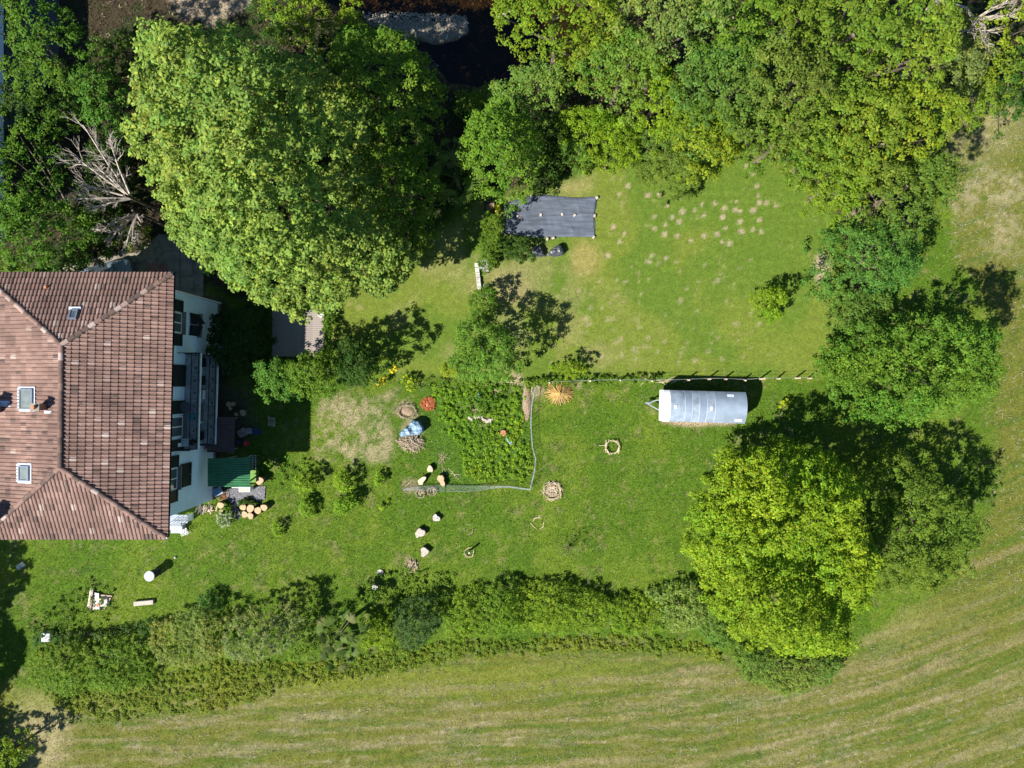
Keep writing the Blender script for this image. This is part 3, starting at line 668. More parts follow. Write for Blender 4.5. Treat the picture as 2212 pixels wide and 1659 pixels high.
tree('boundary_hedge', 'bright hedge narrowing downward along the right end of the lawn', 'hedge', [(1798, 610), (1860, 630), (1935, 620), (1950, 660), (1900, 705), (1870, 745), (1835, 755), (1822, 700)], 2.2, 3.0, .2, col=(.10, .18, .026), size=.13, sp=.36, cr=.3, seed=36, w=.8)
tree('lawn_tree', 'round finely leaved tree standing on the top edge of the lawn', 'tree', [(1385, 300), (1410, 255), (1460, 240), (1510, 262), (1538, 310), (1536, 365), (1505, 402), (1460, 418), (1410, 400), (1385, 350)], 3.2, 5.0, .7, col=(.10, .165, .022), size=.13, n=40, sp=.4, cr=.32, seed=37)
tree('bank_thicket', 'bright thicket bordering the top of the lawn right of the black sheet tree', 'hedge', [(1210, 240), (1280, 225), (1350, 235), (1400, 270), (1395, 335), (1330, 335), (1270, 345), (1215, 300)], 2.8, 3.8, .2, col=G_BRIGHT, size=.14, sp=.4, cr=.34, seed=38, w=1.0)
tree('garden_shrub', 'small rounded bush at the top of the lawn above the black sheet', 'shrub', blob(1243, 333, 34, 30, 0, .1, 15), 1.6, 2.4, .2, col=(.085, .165, .022), size=.12, sp=.32, cr=.26, seed=39, limbs=3)
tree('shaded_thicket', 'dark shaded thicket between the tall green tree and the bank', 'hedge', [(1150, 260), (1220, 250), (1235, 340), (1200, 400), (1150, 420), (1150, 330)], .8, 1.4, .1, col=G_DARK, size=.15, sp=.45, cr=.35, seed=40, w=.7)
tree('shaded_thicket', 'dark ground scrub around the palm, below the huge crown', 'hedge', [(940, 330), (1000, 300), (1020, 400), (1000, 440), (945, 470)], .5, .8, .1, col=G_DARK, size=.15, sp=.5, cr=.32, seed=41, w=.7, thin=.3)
tree('bank_thicket', 'leafy growth on the stream bank below the open water', 'hedge', [(990, 200), (1060, 180), (1080, 230), (1030, 260), (985, 240)], .8, 1.3, .1, col=G_MID, size=.14, sp=.42, cr=.32, seed=42, w=.7)
# --- right side trees
tree('walnut_tree', 'wide green tree at the right, grey branches showing in its crown', 'tree', [(1800, 800), (1850, 740), (1880, 705), (1950, 690), (2000, 675), (2040, 690), (2090, 680), (2120, 700), (2145, 750), (2158, 800), (2135, 850), (2080, 890), (2030, 905), (1990, 905), (1950, 938), (1900, 920), (1860, 900), (1830, 855)], 5, 7.8, 1.6, col=(.095, .19, .018), size=.17, n=40, sp=.52, cr=.46, w=3.4, seed=43, limbs=10, lump=.34, jit=.65, flat=.8)
tree('lime_tree', 'vivid yellow green tree at the lower right, brightest crown', 'tree', [(1500, 1190), (1535, 1110), (1560, 1040), (1600, 990), (1650, 975), (1690, 985), (1720, 960), (1760, 975), (1800, 990), (1850, 1000), (1875, 1050), (1870, 1120), (1885, 1190), (1895, 1250), (1905, 1320), (1860, 1370), (1810, 1395), (1760, 1415), (1690, 1410), (1620, 1395), (1560, 1330), (1530, 1260)], 5.0, 8.3, 1.8, col=(.175, .268, .013), size=.18, n=44, sp=.52, cr=.46, w=4.2, seed=44, limbs=10, lump=.36, layers=3, jit=.6, flat=.75, colvar=.36)
tree('field_maple', 'darker tree right of the vivid yellow green one', 'tree', [(1890, 1010), (1930, 985), (1975, 975), (2010, 1000), (2060, 1040), (2110, 1080), (2130, 1150), (2125, 1230), (2070, 1270), (2000, 1290), (1930, 1300), (1895, 1240), (1880, 1140), (1885, 1060)], 4.2, 6.4, 1.2, col=(.105, .175, .018), size=.16, n=38, sp=.52, cr=.42, w=3.0, seed=45, limbs=8, lump=.36, jit=.6)
tree('garden_shrub', 'low dark shrub at the foot of the wide green tree, by the fence end', 'shrub', blob(1812, 790, 34, 28, 0, .2, 16), 1.4, 2.2, .2, col=G_MID, size=.13, sp=.36, cr=.3, seed=46, limbs=3)
tree('garden_shrub', 'spreading green shrub under the lower edge of the vivid tree', 'shrub', [(1580, 1400), (1650, 1410), (1740, 1420), (1800, 1410), (1830, 1440), (1790, 1480), (1700, 1500), (1620, 1480)], .7, 1.0, .05, col=(.125, .20, .030), size=.11, n=30, sp=.32, cr=.24, seed=47, w=.9, limbs=3)
tree('lawn_sapling', 'small bushy tree alone in the right part of the lawn', 'tree', [(1636, 640), (1650, 618), (1680, 612), (1705, 630), (1703, 665), (1690, 685), (1660, 690), (1638, 672)], 1.8, 2.7, .5, col=G_BRIGHT, size=.13, n=30, sp=.3, cr=.26, seed=48, limbs=5, thin=.15)
tree('yellow_shrub', 'tiny yellow leaved shrub right of the grey trailer', 'shrub', blob(1697, 870, 10, 9, 0, .2, 17), .5, .8, .1, col=(.38, .40, .02), size=.08, sp=.18, cr=.13, seed=49, limbs=2)
tree('lawn_shrub', 'small shrub on the fence line between round tree and straw heap', 'shrub', blob(1228, 800, 34, 20, 0, .2, 18), 1.1, 1.7, .2, col=G_BRIGHT, size=.11, sp=.3, cr=.22, seed=50, limbs=3, thin=.15)
tree('fence_scrub', 'strip of scrub along the fence line left of the trailer', 'hedge', [(1130, 822), (1200, 812), (1300, 812), (1400, 812), (1440, 812), (1440, 822), (1330, 828), (1200, 836), (1140, 836)], .3, .55, .0, col=G_MID, size=.09, sp=.24, cr=.17, seed=51, w=.3, thin=.35, limbs=2, trunk=False)
# --- south hedge
hg = 'shrubs of the long hedge above the mown field'
HL = [
 ([(50, 1420), (90, 1400), (150, 1385), (180, 1420), (200, 1480), (150, 1510), (90, 1490), (50, 1450)], 1.4, 2.0, (.12, .20, .018), 'leftmost bramble mound of the hedge'),
 ([(150, 1400), (220, 1380), (300, 1375), (330, 1420), (320, 1480), (250, 1500), (190, 1490)], 1.3, 2.0, (.12, .20, .018), 'green bramble mound second from the left of the hedge'),
 ([(310, 1370), (370, 1330), (440, 1310), (480, 1340), (480, 1410), (430, 1450), (340, 1450)], 1.8, 2.6, (.18, .22, .045), 'grey green bush of the hedge below the white plank'),
 ([(470, 1350), (530, 1340), (590, 1335), (630, 1350), (640, 1390), (590, 1430), (500, 1430)], 3.6, 5.4, (.19, .22, .065), 'pale grey leaved bush casting the widest shadow of the hedge'),
 ([(620, 1370), (690, 1350), (700, 1400), (680, 1430), (620, 1430)], 2.4, 3.6, G_OLIVE, 'olive bush left of the fan palm in the hedge'),
 ([(775, 1340), (830, 1320), (850, 1360), (840, 1400), (780, 1410)], 1.2, 1.9, G_BRIGHT, 'bright bush right of the fan palm in the hedge'),
 ([(845, 1330), (880, 1300), (930, 1300), (950, 1340), (930, 1390), (880, 1410), (850, 1390)], 2.0, 3.0, (.055, .105, .026), 'dark blue leaved bush in the middle of the hedge'),
 ([(945, 1330), (990, 1285), (1060, 1265), (1130, 1262), (1150, 1310), (1140, 1365), (1060, 1385), (970, 1385)], 1.4, 1.9, (.125, .210, .014), 'wide bramble bank, left end of the long middle stretch'),
 ([(1130, 1265), (1210, 1270), (1300, 1285), (1330, 1320), (1310, 1365), (1220, 1375), (1130, 1365)], 1.4, 1.9, (.140, .225, .014), 'wide bramble bank, centre of the long middle stretch'),
 ([(1300, 1290), (1390, 1290), (1440, 1300), (1460, 1340), (1430, 1370), (1330, 1375)], 1.2, 1.7, (.150, .235, .014), 'wide bramble bank, right end of the long middle stretch'),
 ([(1400, 1290), (1450, 1262), (1500, 1262), (1530, 1300), (1520, 1360), (1450, 1375)], 1.6, 2.2, (.17, .24, .05), 'pale flowering bush left of the vivid tree foot'),
 ([(1500, 1280), (1560, 1320), (1600, 1390), (1560, 1420), (1510, 1370)], 1.2, 1.6, (.12, .20, .03), 'dull green bush tucked under the vivid tree'),
 ([(60, 1375), (110, 1370), (190, 1372), (260, 1362), (330, 1345), (330, 1368), (240, 1385), (120, 1395), (60, 1400)], 1.0, 1.4, (.06, .12, .02), 'strip of low brambles behind the left end of the hedge'),
 ([(415, 1300), (440, 1275), (480, 1280), (490, 1310), (460, 1330), (425, 1330)], .9, 1.4, (.06, .145, .02), 'small deep green bush above the grey green one'),
]
for i, (pl, zo, zt, col, lab) in enumerate(HL):
    tree('hedge_bush', lab, 'shrub', pl, zo * .8, zt * .82, .05, hg, col=tuple(v * 1.08 for v in col), size=.11, n=30, sp=.34, cr=.25, seed=300 + i, w=1.3, limbs=3, lump=.38, thin=(0 if zt > 2.9 else .12))
# weeds: low leaf masses, nobody could count them
def weeds(name, label, poly, h, col, seed, sp=.3, cr=.2, thin=.3, size=.1, n=22):
    pl = ccw([(P(x, y).x, P(x, y).y) for x, y in poly])
    o, _ = crown(pl, .0, h, .5, sp, cr, n, size, col, seed, None, name=name, thin=thin, layers=1)
    tag(o, label, 'weeds', kind='stuff')
weeds('nettles', 'lush green weeds overgrowing the vegetable patch', [(930, 830), (1130, 835), (1130, 925), (1148, 1000), (1130, 1040), (1010, 1035), (990, 980), (960, 940), (945, 880)], .18, (.15, .26, .014), 61, sp=.24, thin=.3)
weeds('nettles', 'dark taller weeds right of the white stones', [(1000, 850), (1060, 835), (1080, 870), (1050, 905), (1000, 890)], .6, (.085, .17, .015), 62, .28, .22, .25)
weeds('verge_weeds', 'bright leafy ground cover above the hedge', [(800, 1240), (890, 1225), (980, 1240), (960, 1290), (900, 1300), (830, 1300), (790, 1320), (760, 1290)], .3, (.13, .205, .018), 63, thin=.25)
weeds('verge_weeds', 'yellowish ground cover between hedge and mown field', [(200, 1490), (230, 1470), (480, 1430), (700, 1430), (860, 1400), (1000, 1385), (1400, 1372), (1560, 1400), (1560, 1425), (1300, 1400), (1000, 1420), (850, 1455), (640, 1480), (480, 1530), (350, 1540), (230, 1560), (120, 1520), (90, 1500)], .12, (.15, .200, .018), 64, sp=.2, thin=.35, cr=.2)
weeds('verge_weeds', 'green weeds along the shaded wall of the dry grass patch', [(560, 990), (600, 985), (680, 995), (660, 1040), (600, 1040), (575, 1060)], .2, (.11, .20, .018), 65, thin=.45)
weeds('verge_weeds', 'mixed weeds along the fence between garden and lawn', [(860, 810), (980, 812), (1130, 818), (1180, 820), (1180, 838), (1000, 842), (860, 838)], .5, (.095, .165, .02), 66, thin=.35)
weeds('verge_weeds', 'weeds on the right field edge below the wide green tree', [(2040, 1000), (2150, 980), (2160, 1040), (2140, 1100), (2060, 1090)], .25, (.08, .15, .02), 67, thin=.5)
weeds('verge_weeds', 'rank grass left of the hedge by the metal box', [(60, 1330), (200, 1250), (260, 1280), (240, 1340), (130, 1372), (60, 1372)], .3, (.09, .16, .016), 68, thin=.45)
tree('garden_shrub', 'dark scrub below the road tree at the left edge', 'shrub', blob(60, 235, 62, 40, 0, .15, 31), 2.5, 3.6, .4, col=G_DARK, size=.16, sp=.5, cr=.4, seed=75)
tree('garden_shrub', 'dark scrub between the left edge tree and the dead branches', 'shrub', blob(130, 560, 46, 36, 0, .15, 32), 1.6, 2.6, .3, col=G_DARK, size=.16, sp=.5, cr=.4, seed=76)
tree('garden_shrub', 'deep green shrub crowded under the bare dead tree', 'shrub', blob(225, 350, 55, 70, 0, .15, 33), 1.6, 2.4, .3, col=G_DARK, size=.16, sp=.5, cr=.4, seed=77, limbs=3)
# leafy top-left scrub above road
tree('shaded_tree', 'small dark tree between the huge crown and the sandy ground', 'tree', blob(585, 15, 50, 40, 0, .15, 21), 4, 6, 2, col=G_DARK, size=.16, sp=.5, cr=.4, seed=70)
# trees standing outside the picture on the left: they only throw their shade in
for (x, y, r, z, lab) in ((-38.4, -15.6, 3.6, 7.2, 'tree beyond the left edge beside the hedge'), (-38.6, -20.4, 3.6, 7.6, 'tree beyond the left edge beside the field'), (-37.2, -10.8, 2.8, 5.6, 'tree beyond the left edge below the house'), (-37.4, -26.0, 3.6, 8.0, 'tree beyond the lower left corner')):
    k = F / (CAMZ - 5.0)
    tree('neighbour_tree', lab, 'tree', blob(1106 + x * k, 829.5 - y * k, r * k, r * k, 0, .1, int(z * 7)), 5.0, z, 1.5, col=G_MID, size=.30, n=30, sp=.55, cr=.5, limbs=4, layers=3)
tree('garden_shrub', 'bright leaf tips of a bush in the bottom left corner', 'shrub', blob(4, 1640, 30, 34, 0, .15, 23), 3.0, 4.2, .5, col=G_BRIGHT, size=.16, sp=.45, cr=.35, seed=71, limbs=3)
# small orchard shrubs
sg = 'young bushes in the grass near the log slices'
for (x, y, rx, ry, z, lab) in ((655, 1045, 17, 18, 1.4, 'upper bush of the left pair'), (658, 1095, 19, 20, 1.1, 'lower bush of the left pair'), (738, 1042, 20, 24, 1.6, 'upper bush of the right pair'), (742, 1090, 22, 20, 1.4, 'lower bush of the right pair'), (818, 1040, 11, 12, .8, 'small bush between bush pairs and wire netting'), (597, 1143, 11, 14, .8, 'lone small bush nearest the log slices'), (826, 1092, 8, 7, .7, 'tiny staked bush below the wire netting end')):
    tree('young_bush', lab + ' in the grass', 'shrub', blob(x, y, rx, ry, 0, .15, int(x)), z * .7, z, .15, sg, col=(.17, .28, .016), size=.11, n=30, sp=.26, cr=.22, limbs=3, seed=int(x))
tree('young_bush', 'sparse grey twiggy bush in the lower garden, right of centre', 'shrub', blob(1230, 1187, 26, 22, 0, .2, 25), .8, 1.6, .1, sg, col=(.15, .20, .06), size=.08, n=9, sp=.3, cr=.22, seed=72, limbs=16, thin=.3, tr=.04)
# dead tree
def branchy(b, p, d, l, r, depth, rg):
    q = p + d * l; m = (p + q) / 2 + Vector((rg.uniform(-1, 1), rg.uniform(-1, 1), rg.uniform(-1, 1))) * l * .08
    b.tube([p, m, q], [r, r * .8, r * .6], 4, cap=False)
    if depth == 0: return
    for k in range(rg.choice((2, 3, 3))):
        nd = (d + Vector((rg.uniform(-1, 1), rg.uniform(-1, 1), rg.uniform(-.5, .6))) * .65).normalized()
        branchy(b, p + (q - p) * rg.uniform(.35, 1), nd, l * rg.uniform(.5, .8), r * .55, depth - 1, rg)
def dead(label, x, y, z, targets, seed, depth=3):
    rg = random.Random(seed); base = P(x, y, z); rt = empty('dead_tree', (base.x, base.y, 0), 0, label, 'tree')
    MB().tube([(0, 0, -.1), (0.05, 0, z * .5), (0, 0, z)], [.10, .08, .06], 7).build('trunk', M['bark'], rt, True)
    for (tx, ty, tz) in targets:
        e = P(tx, ty, tz) - Vector((base.x, base.y, 0)); s = Vector((0, 0, z * .85)); L = (e - s).length; d = (e - s) / L
        b = MB(); b.tube([s, s + (e - s) * .5 + Vector((0, 0, .15)), e], [.075, .05, .02], 5)
        for k in range(14):
            t = rg.uniform(.25, .98); nd = (d + Vector((rg.uniform(-1, 1), rg.uniform(-1, 1), rg.uniform(-.4, .6))) * .9).normalized()
            branchy(b, s + (e - s) * t, nd, L * rg.uniform(.10, .24), .028, depth - 1, rg)
        b.build('branch', M['deadwood'], rt)
dead('bare grey dead tree leaning left of the huge crown', 268, 420, 5.5, [(180, 270, 6.5), (150, 330, 6), (205, 355, 6), (165, 395, 5.5), (160, 430, 6), (235, 300, 6.5), (200, 450, 5.5), (240, 380, 6.5)], 5)
dead('smaller bare dead tree above the parked car', 285, 455, 4.0, [(250, 480, 4.2), (235, 520, 4), (285, 520, 4.2), (305, 480, 4), (270, 540, 3.8), (215, 500, 4)], 6)
# bare branches in the top right corner and above the wood
rg = random.Random(3)
rt = empty('dead_tree', (P(2110, 40, 8).x, P(2110, 40, 8).y, 0), 0, 'bleached bare branches in the top right corner', 'tree')
MB().tube([(0, 0, 0), (0, 0, 8)], [.2, .1], 7).build('trunk', M['deadwood'], rt, True)
for (tx, ty) in ((2160, 10), (2090, 70), (2180, 40), (2050, 5), (2130, 85)):
    e = P(tx, ty, 9.5) - Vector((rt.location.x, rt.location.y, 0)); s = Vector((0, 0, 7.8)); b = MB(); b.tube([s, s.lerp(e, .5) + Vector((.1, .1, .2)), e], [.09, .06, .03], 5)
    for k in range(6): branchy(b, s.lerp(e, rg.uniform(.4, 1)), (e - s).normalized() + Vector((rg.uniform(-.6, .6), rg.uniform(-.6, .6), .2)), .7, .03, 2, rg)
    b.build('branch', M['deadwood'], rt)
b = MB(); b.tube([P(2005, 22, 5), P(2050, -15, 4.2)], [.16, .2], 8); tag(b.build('fallen_trunk', M['palewood']), 'brown fallen trunk at the top edge of the wood', 'log')
# exposed grey limbs inside the wide green tree
# palms
def palm(label, x, y, z, r, seed, nf=18):
    rg = random.Random(seed); base = P(x, y, z); rt = empty('fan_palm', (base.x, base.y, 0), 0, label, 'palm tree')
    MB().tube([(0, 0, -.1), (.04, .02, z * .5), (0, 0, z)], [.14, .12, .11], 8).build('trunk', M['bark'], rt, True)
    for i in range(nf):
        a = i * 2.4 + rg.uniform(-.3, .3); el = rg.uniform(-.25, .9); L = r * rg.uniform(.55, .75)
        s = Vector((0, 0, z)); h = s + Vector((math.cos(a) * math.cos(el), math.sin(a) * math.cos(el), math.sin(el))) * L
        vs = []; fs = []; n = 15; c = []
        d = (h - s).normalized(); side = d.cross(Vector((0, 0, 1))).normalized(); upv = side.cross(d)
        vs += [s - side * .012, s + side * .012, h + side * .012, h - side * .012]; fs.append((0, 1, 2, 3))
        for k in range(n):
            t = (k / (n - 1) - .5) * 2.7; dd = (d * math.cos(t) + side * math.sin(t) - upv * .25 * rg.uniform(.4, 1.3)).normalized(); ll = r * .42 * (1 - .25 * abs(t) / 1.4) * rg.uniform(.85, 1.1)
            w = dd.cross(upv).normalized() * .045; q = len(vs); vs += [h, h + dd * ll * .45 + w, h + dd * ll, h + dd * ll * .45 - w]; fs.append((q, q + 1, q + 2, q + 3))
        col = np.array([.085, .135, .026]) * rg.uniform(.6, 1.4)
        if rg.random() < .25: col = np.array([.15, .17, .05])
        o = mesh_np('frond', [tuple(v) for v in vs], np.arange(0), np.arange(0), None, None) if False else None
        me = bpy.data.meshes.new('frond'); me.from_pydata([tuple(v) for v in vs], [], fs); ca = me.color_attributes.new('col', 'FLOAT_COLOR', 'POINT')
        for q in range(len(vs)): ca.data[q].color = (*[float(min(1, u)) for u in col], 1)
        me.materials.append(M['leaf']); o = bpy.data.objects.new('frond', me); C.objects.link(o); o.parent = rt
palm('fan palm in the hedge above the mown field', 735, 1366, 2.3, 1.5, 1)
palm('second fan palm head just below the one in the hedge', 733, 1408, 1.8, 1.2, 2, 14)
palm('fan palm at the shaded wood edge left of the tall green tree', 985, 385, 2.2, 1.8, 3)
palm('dim fan palm higher up in the shade by the stream', 975, 330, 2.2, 1.0, 4, 12)
# flowers
def flowers(label, x, y, r, z, col, seed, name='flowering_bush', gcol_=None):
    p = P(x, y, z * .7); rt = empty(name, (p.x, p.y, 0), 0, label, 'shrub')
    bl = [(q[0] / PX, q[1] / PX) for q in blob(0, 0, r, r, 0, .2, seed)]
    crown(bl, .1, z, .3, .22, .18, 16, .09, gcol_ or (.09, .16, .02), seed, rt, layers=1)
    crown(bl, .15, z + .08, .3, .17, .13, 22, .07, col, seed + 1, rt, name='flowers', layers=1, mt=M['petal'], colvar=.12)
flowers('golden flowering bush right of the dark glossy tree', 848, 797, 7, 1.2, (.80, .58, .01), 81)
flowers('golden flowers beside the fence below the golden bush', 824, 822, 8, .7, (.75, .52, .01), 82)
flowers('faint yellow flowering spike in the shade of the dark glossy tree', 820, 775, 6, 1.3, (.45, .38, .01), 85)
flowers('lime yellow clump on the fence line', 884, 825, 14, .6, (.34, .40, .01), 83, 'lime_shrub')
flowers('white flowering bush on the lawn edge', 1050, 628, 12, 1.6, (.55, .56, .55), 84)
flowers('pale flowering end of the narrow hedge', 1048, 572, 13, .9, (.42, .40, .38), 86)
flowers('silvery plants at the foot of the house wall corner', 487, 1120, 18, .5, (.30, .32, .20), 87, 'silver_shrub')
tree('garden_shrub', 'grassy clump above the six log slices', 'shrub', [(510, 1082), (530, 1078), (552, 1082), (560, 1092), (530, 1094), (512, 1092)], .3, .55, 0, col=G_DARK, size=.12, sp=.24, cr=.16, seed=73, limbs=2)
tree('garden_shrub', 'green border plants between wall corner and gravel', 'shrub', [(483, 1085), (496, 1082), (503, 1100), (505, 1118), (490, 1120), (482, 1102)], .3, .5, 0, col=G_MID, size=.1, sp=.24, cr=.16, seed=74, limbs=2)
# ================================================================ HOUSE
house = empty('house', (-22.6, -1.1, 0), 0, 'white house with a hipped clay tile roof at the left edge', 'house')
HO = Vector((-22.6, -1.1, 0))
def hp(o): o.parent = house; o.matrix_parent_inverse = Matrix.Translation(-HO); return o
ZE = 7.0; ZR = 8.6
NE = P(372, 592, ZE); SE = P(359, 1161, ZE); NW = Vector((-27.55, 5.72, ZE)); SW = Vector((-27.55, -7.98, ZE))
R1 = P(133, 745, ZR); R2 = P(130, 1010, ZR)
b = MB()
low = Vector((0, 0, -.05))
b.add([p + low for p in (NE, SE, SW, NW, R1, R2)], [(1, 0, 4, 5), (0, 3, 4), (3, 2, 5, 4), (2, 1, 5)])
b.add([p + Vector((0, 0, -.16)) for p in (NE, SE, SW, NW)], [(0, 1, 2, 3)])
roof = hp(b.build('roof', M['tile']))
# standard tile, local x across (0.2), y up the slope, z out
TW, TE = .20, .355
PROF = [(0, .004), (.045, .0), (.062, .034), (.10, .056), (.138, .034), (.155, .0), (.20, .004)]
def tile_geo(L, lift0=.040, lift1=.008, w=TW):
    k = w / .2; vs = []
    for (u, h) in PROF: vs.append((u * k - w / 2, -.05, h + lift0))
    for (u, h) in PROF: vs.append((u * k - w / 2, L, h + lift1))
    for (u, h) in PROF: vs.append((u * k - w / 2, -.05, h + lift0 - .022))
    fs = [(i, i + 1, i + 8, i + 7) for i in range(6)] + [(i + 14, i + 15, i + 1, i) for i in range(6)]
    return vs, fs
tv, tf = tile_geo(TE)
tme = bpy.data.meshes.new('roof_tile'); tme.from_pydata(tv, [], tf); tme.materials.append(M['tile'])
rg = random.Random(77); allt = []
def slope(a, bpt, top, poly):
    e = (bpt - a).normalized(); n = e.cross(top - a).normalized()
    if n.z < 0: n = -n
    s = n.cross(e).normalized()
    if s.z < 0: s = -s
    pl = [((p - a).dot(e), (p - a).dot(s)) for p in poly]
    L = (bpt - a).length; k = int(L / TW)
    w = L / k
    for i in range(k):
        ec = (i + .5) * w
        smax = 0
        for q in range(len(pl)):
            (x0, y0), (x1, y1) = pl[q], pl[(q + 1) % len(pl)]
            if (x0 - ec) * (x1 - ec) < 0: smax = max(smax, y0 + (y1 - y0) * (ec - x0) / (x1 - x0))
        s0 = -.04; j = 0
        while s0 < smax - .04:
            l = min(TE, smax - s0); t = rg.random(); tint = .2 + .5 * rg.random()
            if t < .035: tint = .8 + .2 * rg.random()
            if t > .95: tint = .02
            o = a + e * (ec + rg.uniform(-.004, .004)) + s * s0
            allt.append((o, e, s, n, l, tint, w)); s0 += TE
slope(SE, NE, R1, [SE, NE, R1, R2]); slope(NE, NW, R1, [NE, NW, R1]); slope(NW, SW, R1, [NW, SW, R2, R1]); slope(SW, SE, R2, [SW, SE, R2])
def camd(t): return (t[0] - Vector((0, 0, CAMZ))).length + (0 if t[4] > TE - .001 else 999)
allt.sort(key=camd)
for t in allt[:300]:
    o, e, s, n, l, tint, w = t
    ob = bpy.data.objects.new('roof_tile', tme); C.objects.link(ob); ob.parent = roof
    x = n.cross(s) * -1 if n.cross(s).dot(e) < 0 else n.cross(s)
    x = s.cross(n)
    m = Matrix((x, s, n)).transposed().to_4x4(); m.translation = o; ob.matrix_basis = m; ob['tint'] = float(tint)
vs = []; tn = []
fl = []
for t in allt[300:]:
    o, e, s, n, l, tint, w = t; x = s.cross(n); v, _ = tile_geo(l, w=w); q = len(vs)
    for p in v: vs.append(tuple(o + x * p[0] + s * p[1] + n * p[2]))
    tn += [tint] * len(v); fl += [tuple(i + q for i in f) for f in tf]
o = mesh_np('roof_tiles', vs, np.array(fl).ravel(), np.arange(len(fl)) * 4, M['tile'], roof, tint=tn); o['kind'] = 'stuff'
# ridge and hip tiles
rv = []; n = 7
for sx, r0 in ((-.04, .135), (.36, .115)):
    for k in range(n): a = math.pi * k / (n - 1); rv.append((sx, math.cos(a) * r0, math.sin(a) * r0 * .75 - .01))
for k in range(n): a = math.pi * k / (n - 1); rv.append((-.04, math.cos(a) * .11, math.sin(a) * .11 * .75 - .01))
rf = [(k + 7, k + 8, k + 1, k) for k in range(6)] + [(k, k + 1, k + 15, k + 14) for k in range(6)]
rme = bpy.data.meshes.new('ridge_tile'); rme.from_pydata(rv, [], rf); rme.materials.append(M['tile'])
for a, c in ((NE, R1), (SE, R2), (NW, R1), (SW, R2), (R2, R1)):
    L = (c - a).length; k = int(L / .36); d = (c - a).normalized(); side = Vector((0, 0, 1)).cross(d).normalized(); up = d.cross(side)
    for i in range(k):
        ob = bpy.data.objects.new('ridge_tile', rme); C.objects.link(ob); ob.parent = roof
        yaw = Matrix.Rotation(rg.uniform(-.06, .06), 4, 'Z')
        m = Matrix((d, side, up)).transposed().to_4x4(); m.translation = a + d * (i * L / k + .03) + Vector((0, 0, .05)); ob.matrix_basis = m @ yaw
        ob['tint'] = rg.choice([.0, .05, .2, .35, .5, .1, .9, .98])
# walls
def wx(y): return -18.115 + .0285 * y        # east face of the wall
WN, WS = 4.92, -7.08
wallp = [(wx(WS), WS), (wx(WN), WN), (-27.2, WN), (-27.2, WS)]
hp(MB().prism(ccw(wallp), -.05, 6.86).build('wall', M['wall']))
hp(MB().prism(ccw([(wx(WS) + .03, WS - .02), (wx(WN) + .03, WN + .02), (wx(WN) - .3, WN + .02), (wx(WS) - .3, WS - .02)]), 0, .35).build('plinth', M['concrete']))
ANG = math.atan(-.0285)
def fb(b_, y0, y1, z0, z1, o0, o1):
    """box on the east facade: along y, up z, outwards o"""
    b_.add([Vector((wx(y) + o, y, z)) for z in (z0, z1) for (y, o) in ((y0, o0), (y0, o1), (y1, o1), (y1, o0))],
           [(3, 2, 1, 0), (4, 5, 6, 7), (0, 1, 5, 4), (1, 2, 6, 5), (2, 3, 7, 6), (3, 0, 4, 7)]); return b_
def gutter(a, c, mt):
    d = (c - a).normalized(); s = d.cross(Vector((0, 0, 1))).normalized(); vs = []; fs = []; n = 6
    for q in (a, c):
        for k in range(n): t = math.pi * k / (n - 1); vs.append(q + s * math.cos(t) * .065 + Vector((0, 0, -math.sin(t) * .07)))
    fs = [(k, k + 1, k + n + 1, k + n) for k in range(n - 1)]
    return hp(MB().add(vs, fs).build('gutter', mt))
gutter(SE + Vector((.06, -.05, -.10)), NE + Vector((.06, .05, -.10)), M['darkmetal'])
gutter(NE + Vector((0, .06, -.06)), NW + Vector((0, .06, -.06)), M['gut']); gutter(SW + Vector((0, -.06, -.06)), SE + Vector((0, -.06, -.06)), M['gut'])
hp(MB().tube([(wx(4.88) + .06, 4.97, 6.85), (wx(4.88) + .06, 4.97, .05)], .05, 8).build('downpipe', M['white']))
def window(y0, y1, z0, z1):
    fr = MB(); fb(fr, y0, y1, z0, z1, .0, .045)
    o = hp(fr.build('window', M['white'])); m = (y0 + y1) / 2
    for a, c in ((y0 + .07, m - .03), (m + .03, y1 - .07)):
        p = fb(MB(), a, c, z0 + .08, z1 - .08, .03, .052).build('pane', M['glass']); p.parent = o
    s = fb(MB(), y0 - .06, y1 + .06, z0 - .08, z0 - .002, .0, .26).build('sill', M['concrete']); s.parent = o
    return o
def shutter(y0, y1, z0, z1, ang=0.0, hinge=None):
    b_ = MB()
    if ang == 0:
        fb(b_, y0, y1, z0, z1, .055, .095)
        for zz in (z0 + .15, z1 - .2): fb(b_, y0 + .03, y1 - .03, zz, zz + .07, .096, .12)
    else:
        w = y1 - y0; hy = y0 if hinge == 's' else y1; sg = 1 if hinge == 's' else -1
        ex = math.sin(ang); ey = math.cos(ang) * sg
        c = Vector((wx(hy) + .07, hy, 0)); u = Vector((ex, ey, 0)); t = Vector((-ey, ex, 0)) * .02
        b_.add([c + u * q + t * k + Vector((0, 0, z)) for z in (z0, z1) for q, k in ((0, -1), (w, -1), (w, 1), (0, 1))], [(3, 2, 1, 0), (4, 5, 6, 7), (0, 1, 5, 4), (1, 2, 6, 5), (2, 3, 7, 6), (3, 0, 4, 7)])
    return hp(b_.build('shutter', M['shutter']))
# upper windows with open shutters
window(2.74, 3.86, 5.22, 6.5); shutter(3.90, 4.52, 5.15, 6.5); shutter(2.06, 2.70, 5.15, 6.5)
window(-5.70, -4.52, 5.22, 6.5); shutter(-4.48, -3.86, 5.15, 6.5); shutter(-6.38, -5.74, 5.15, 6.5)
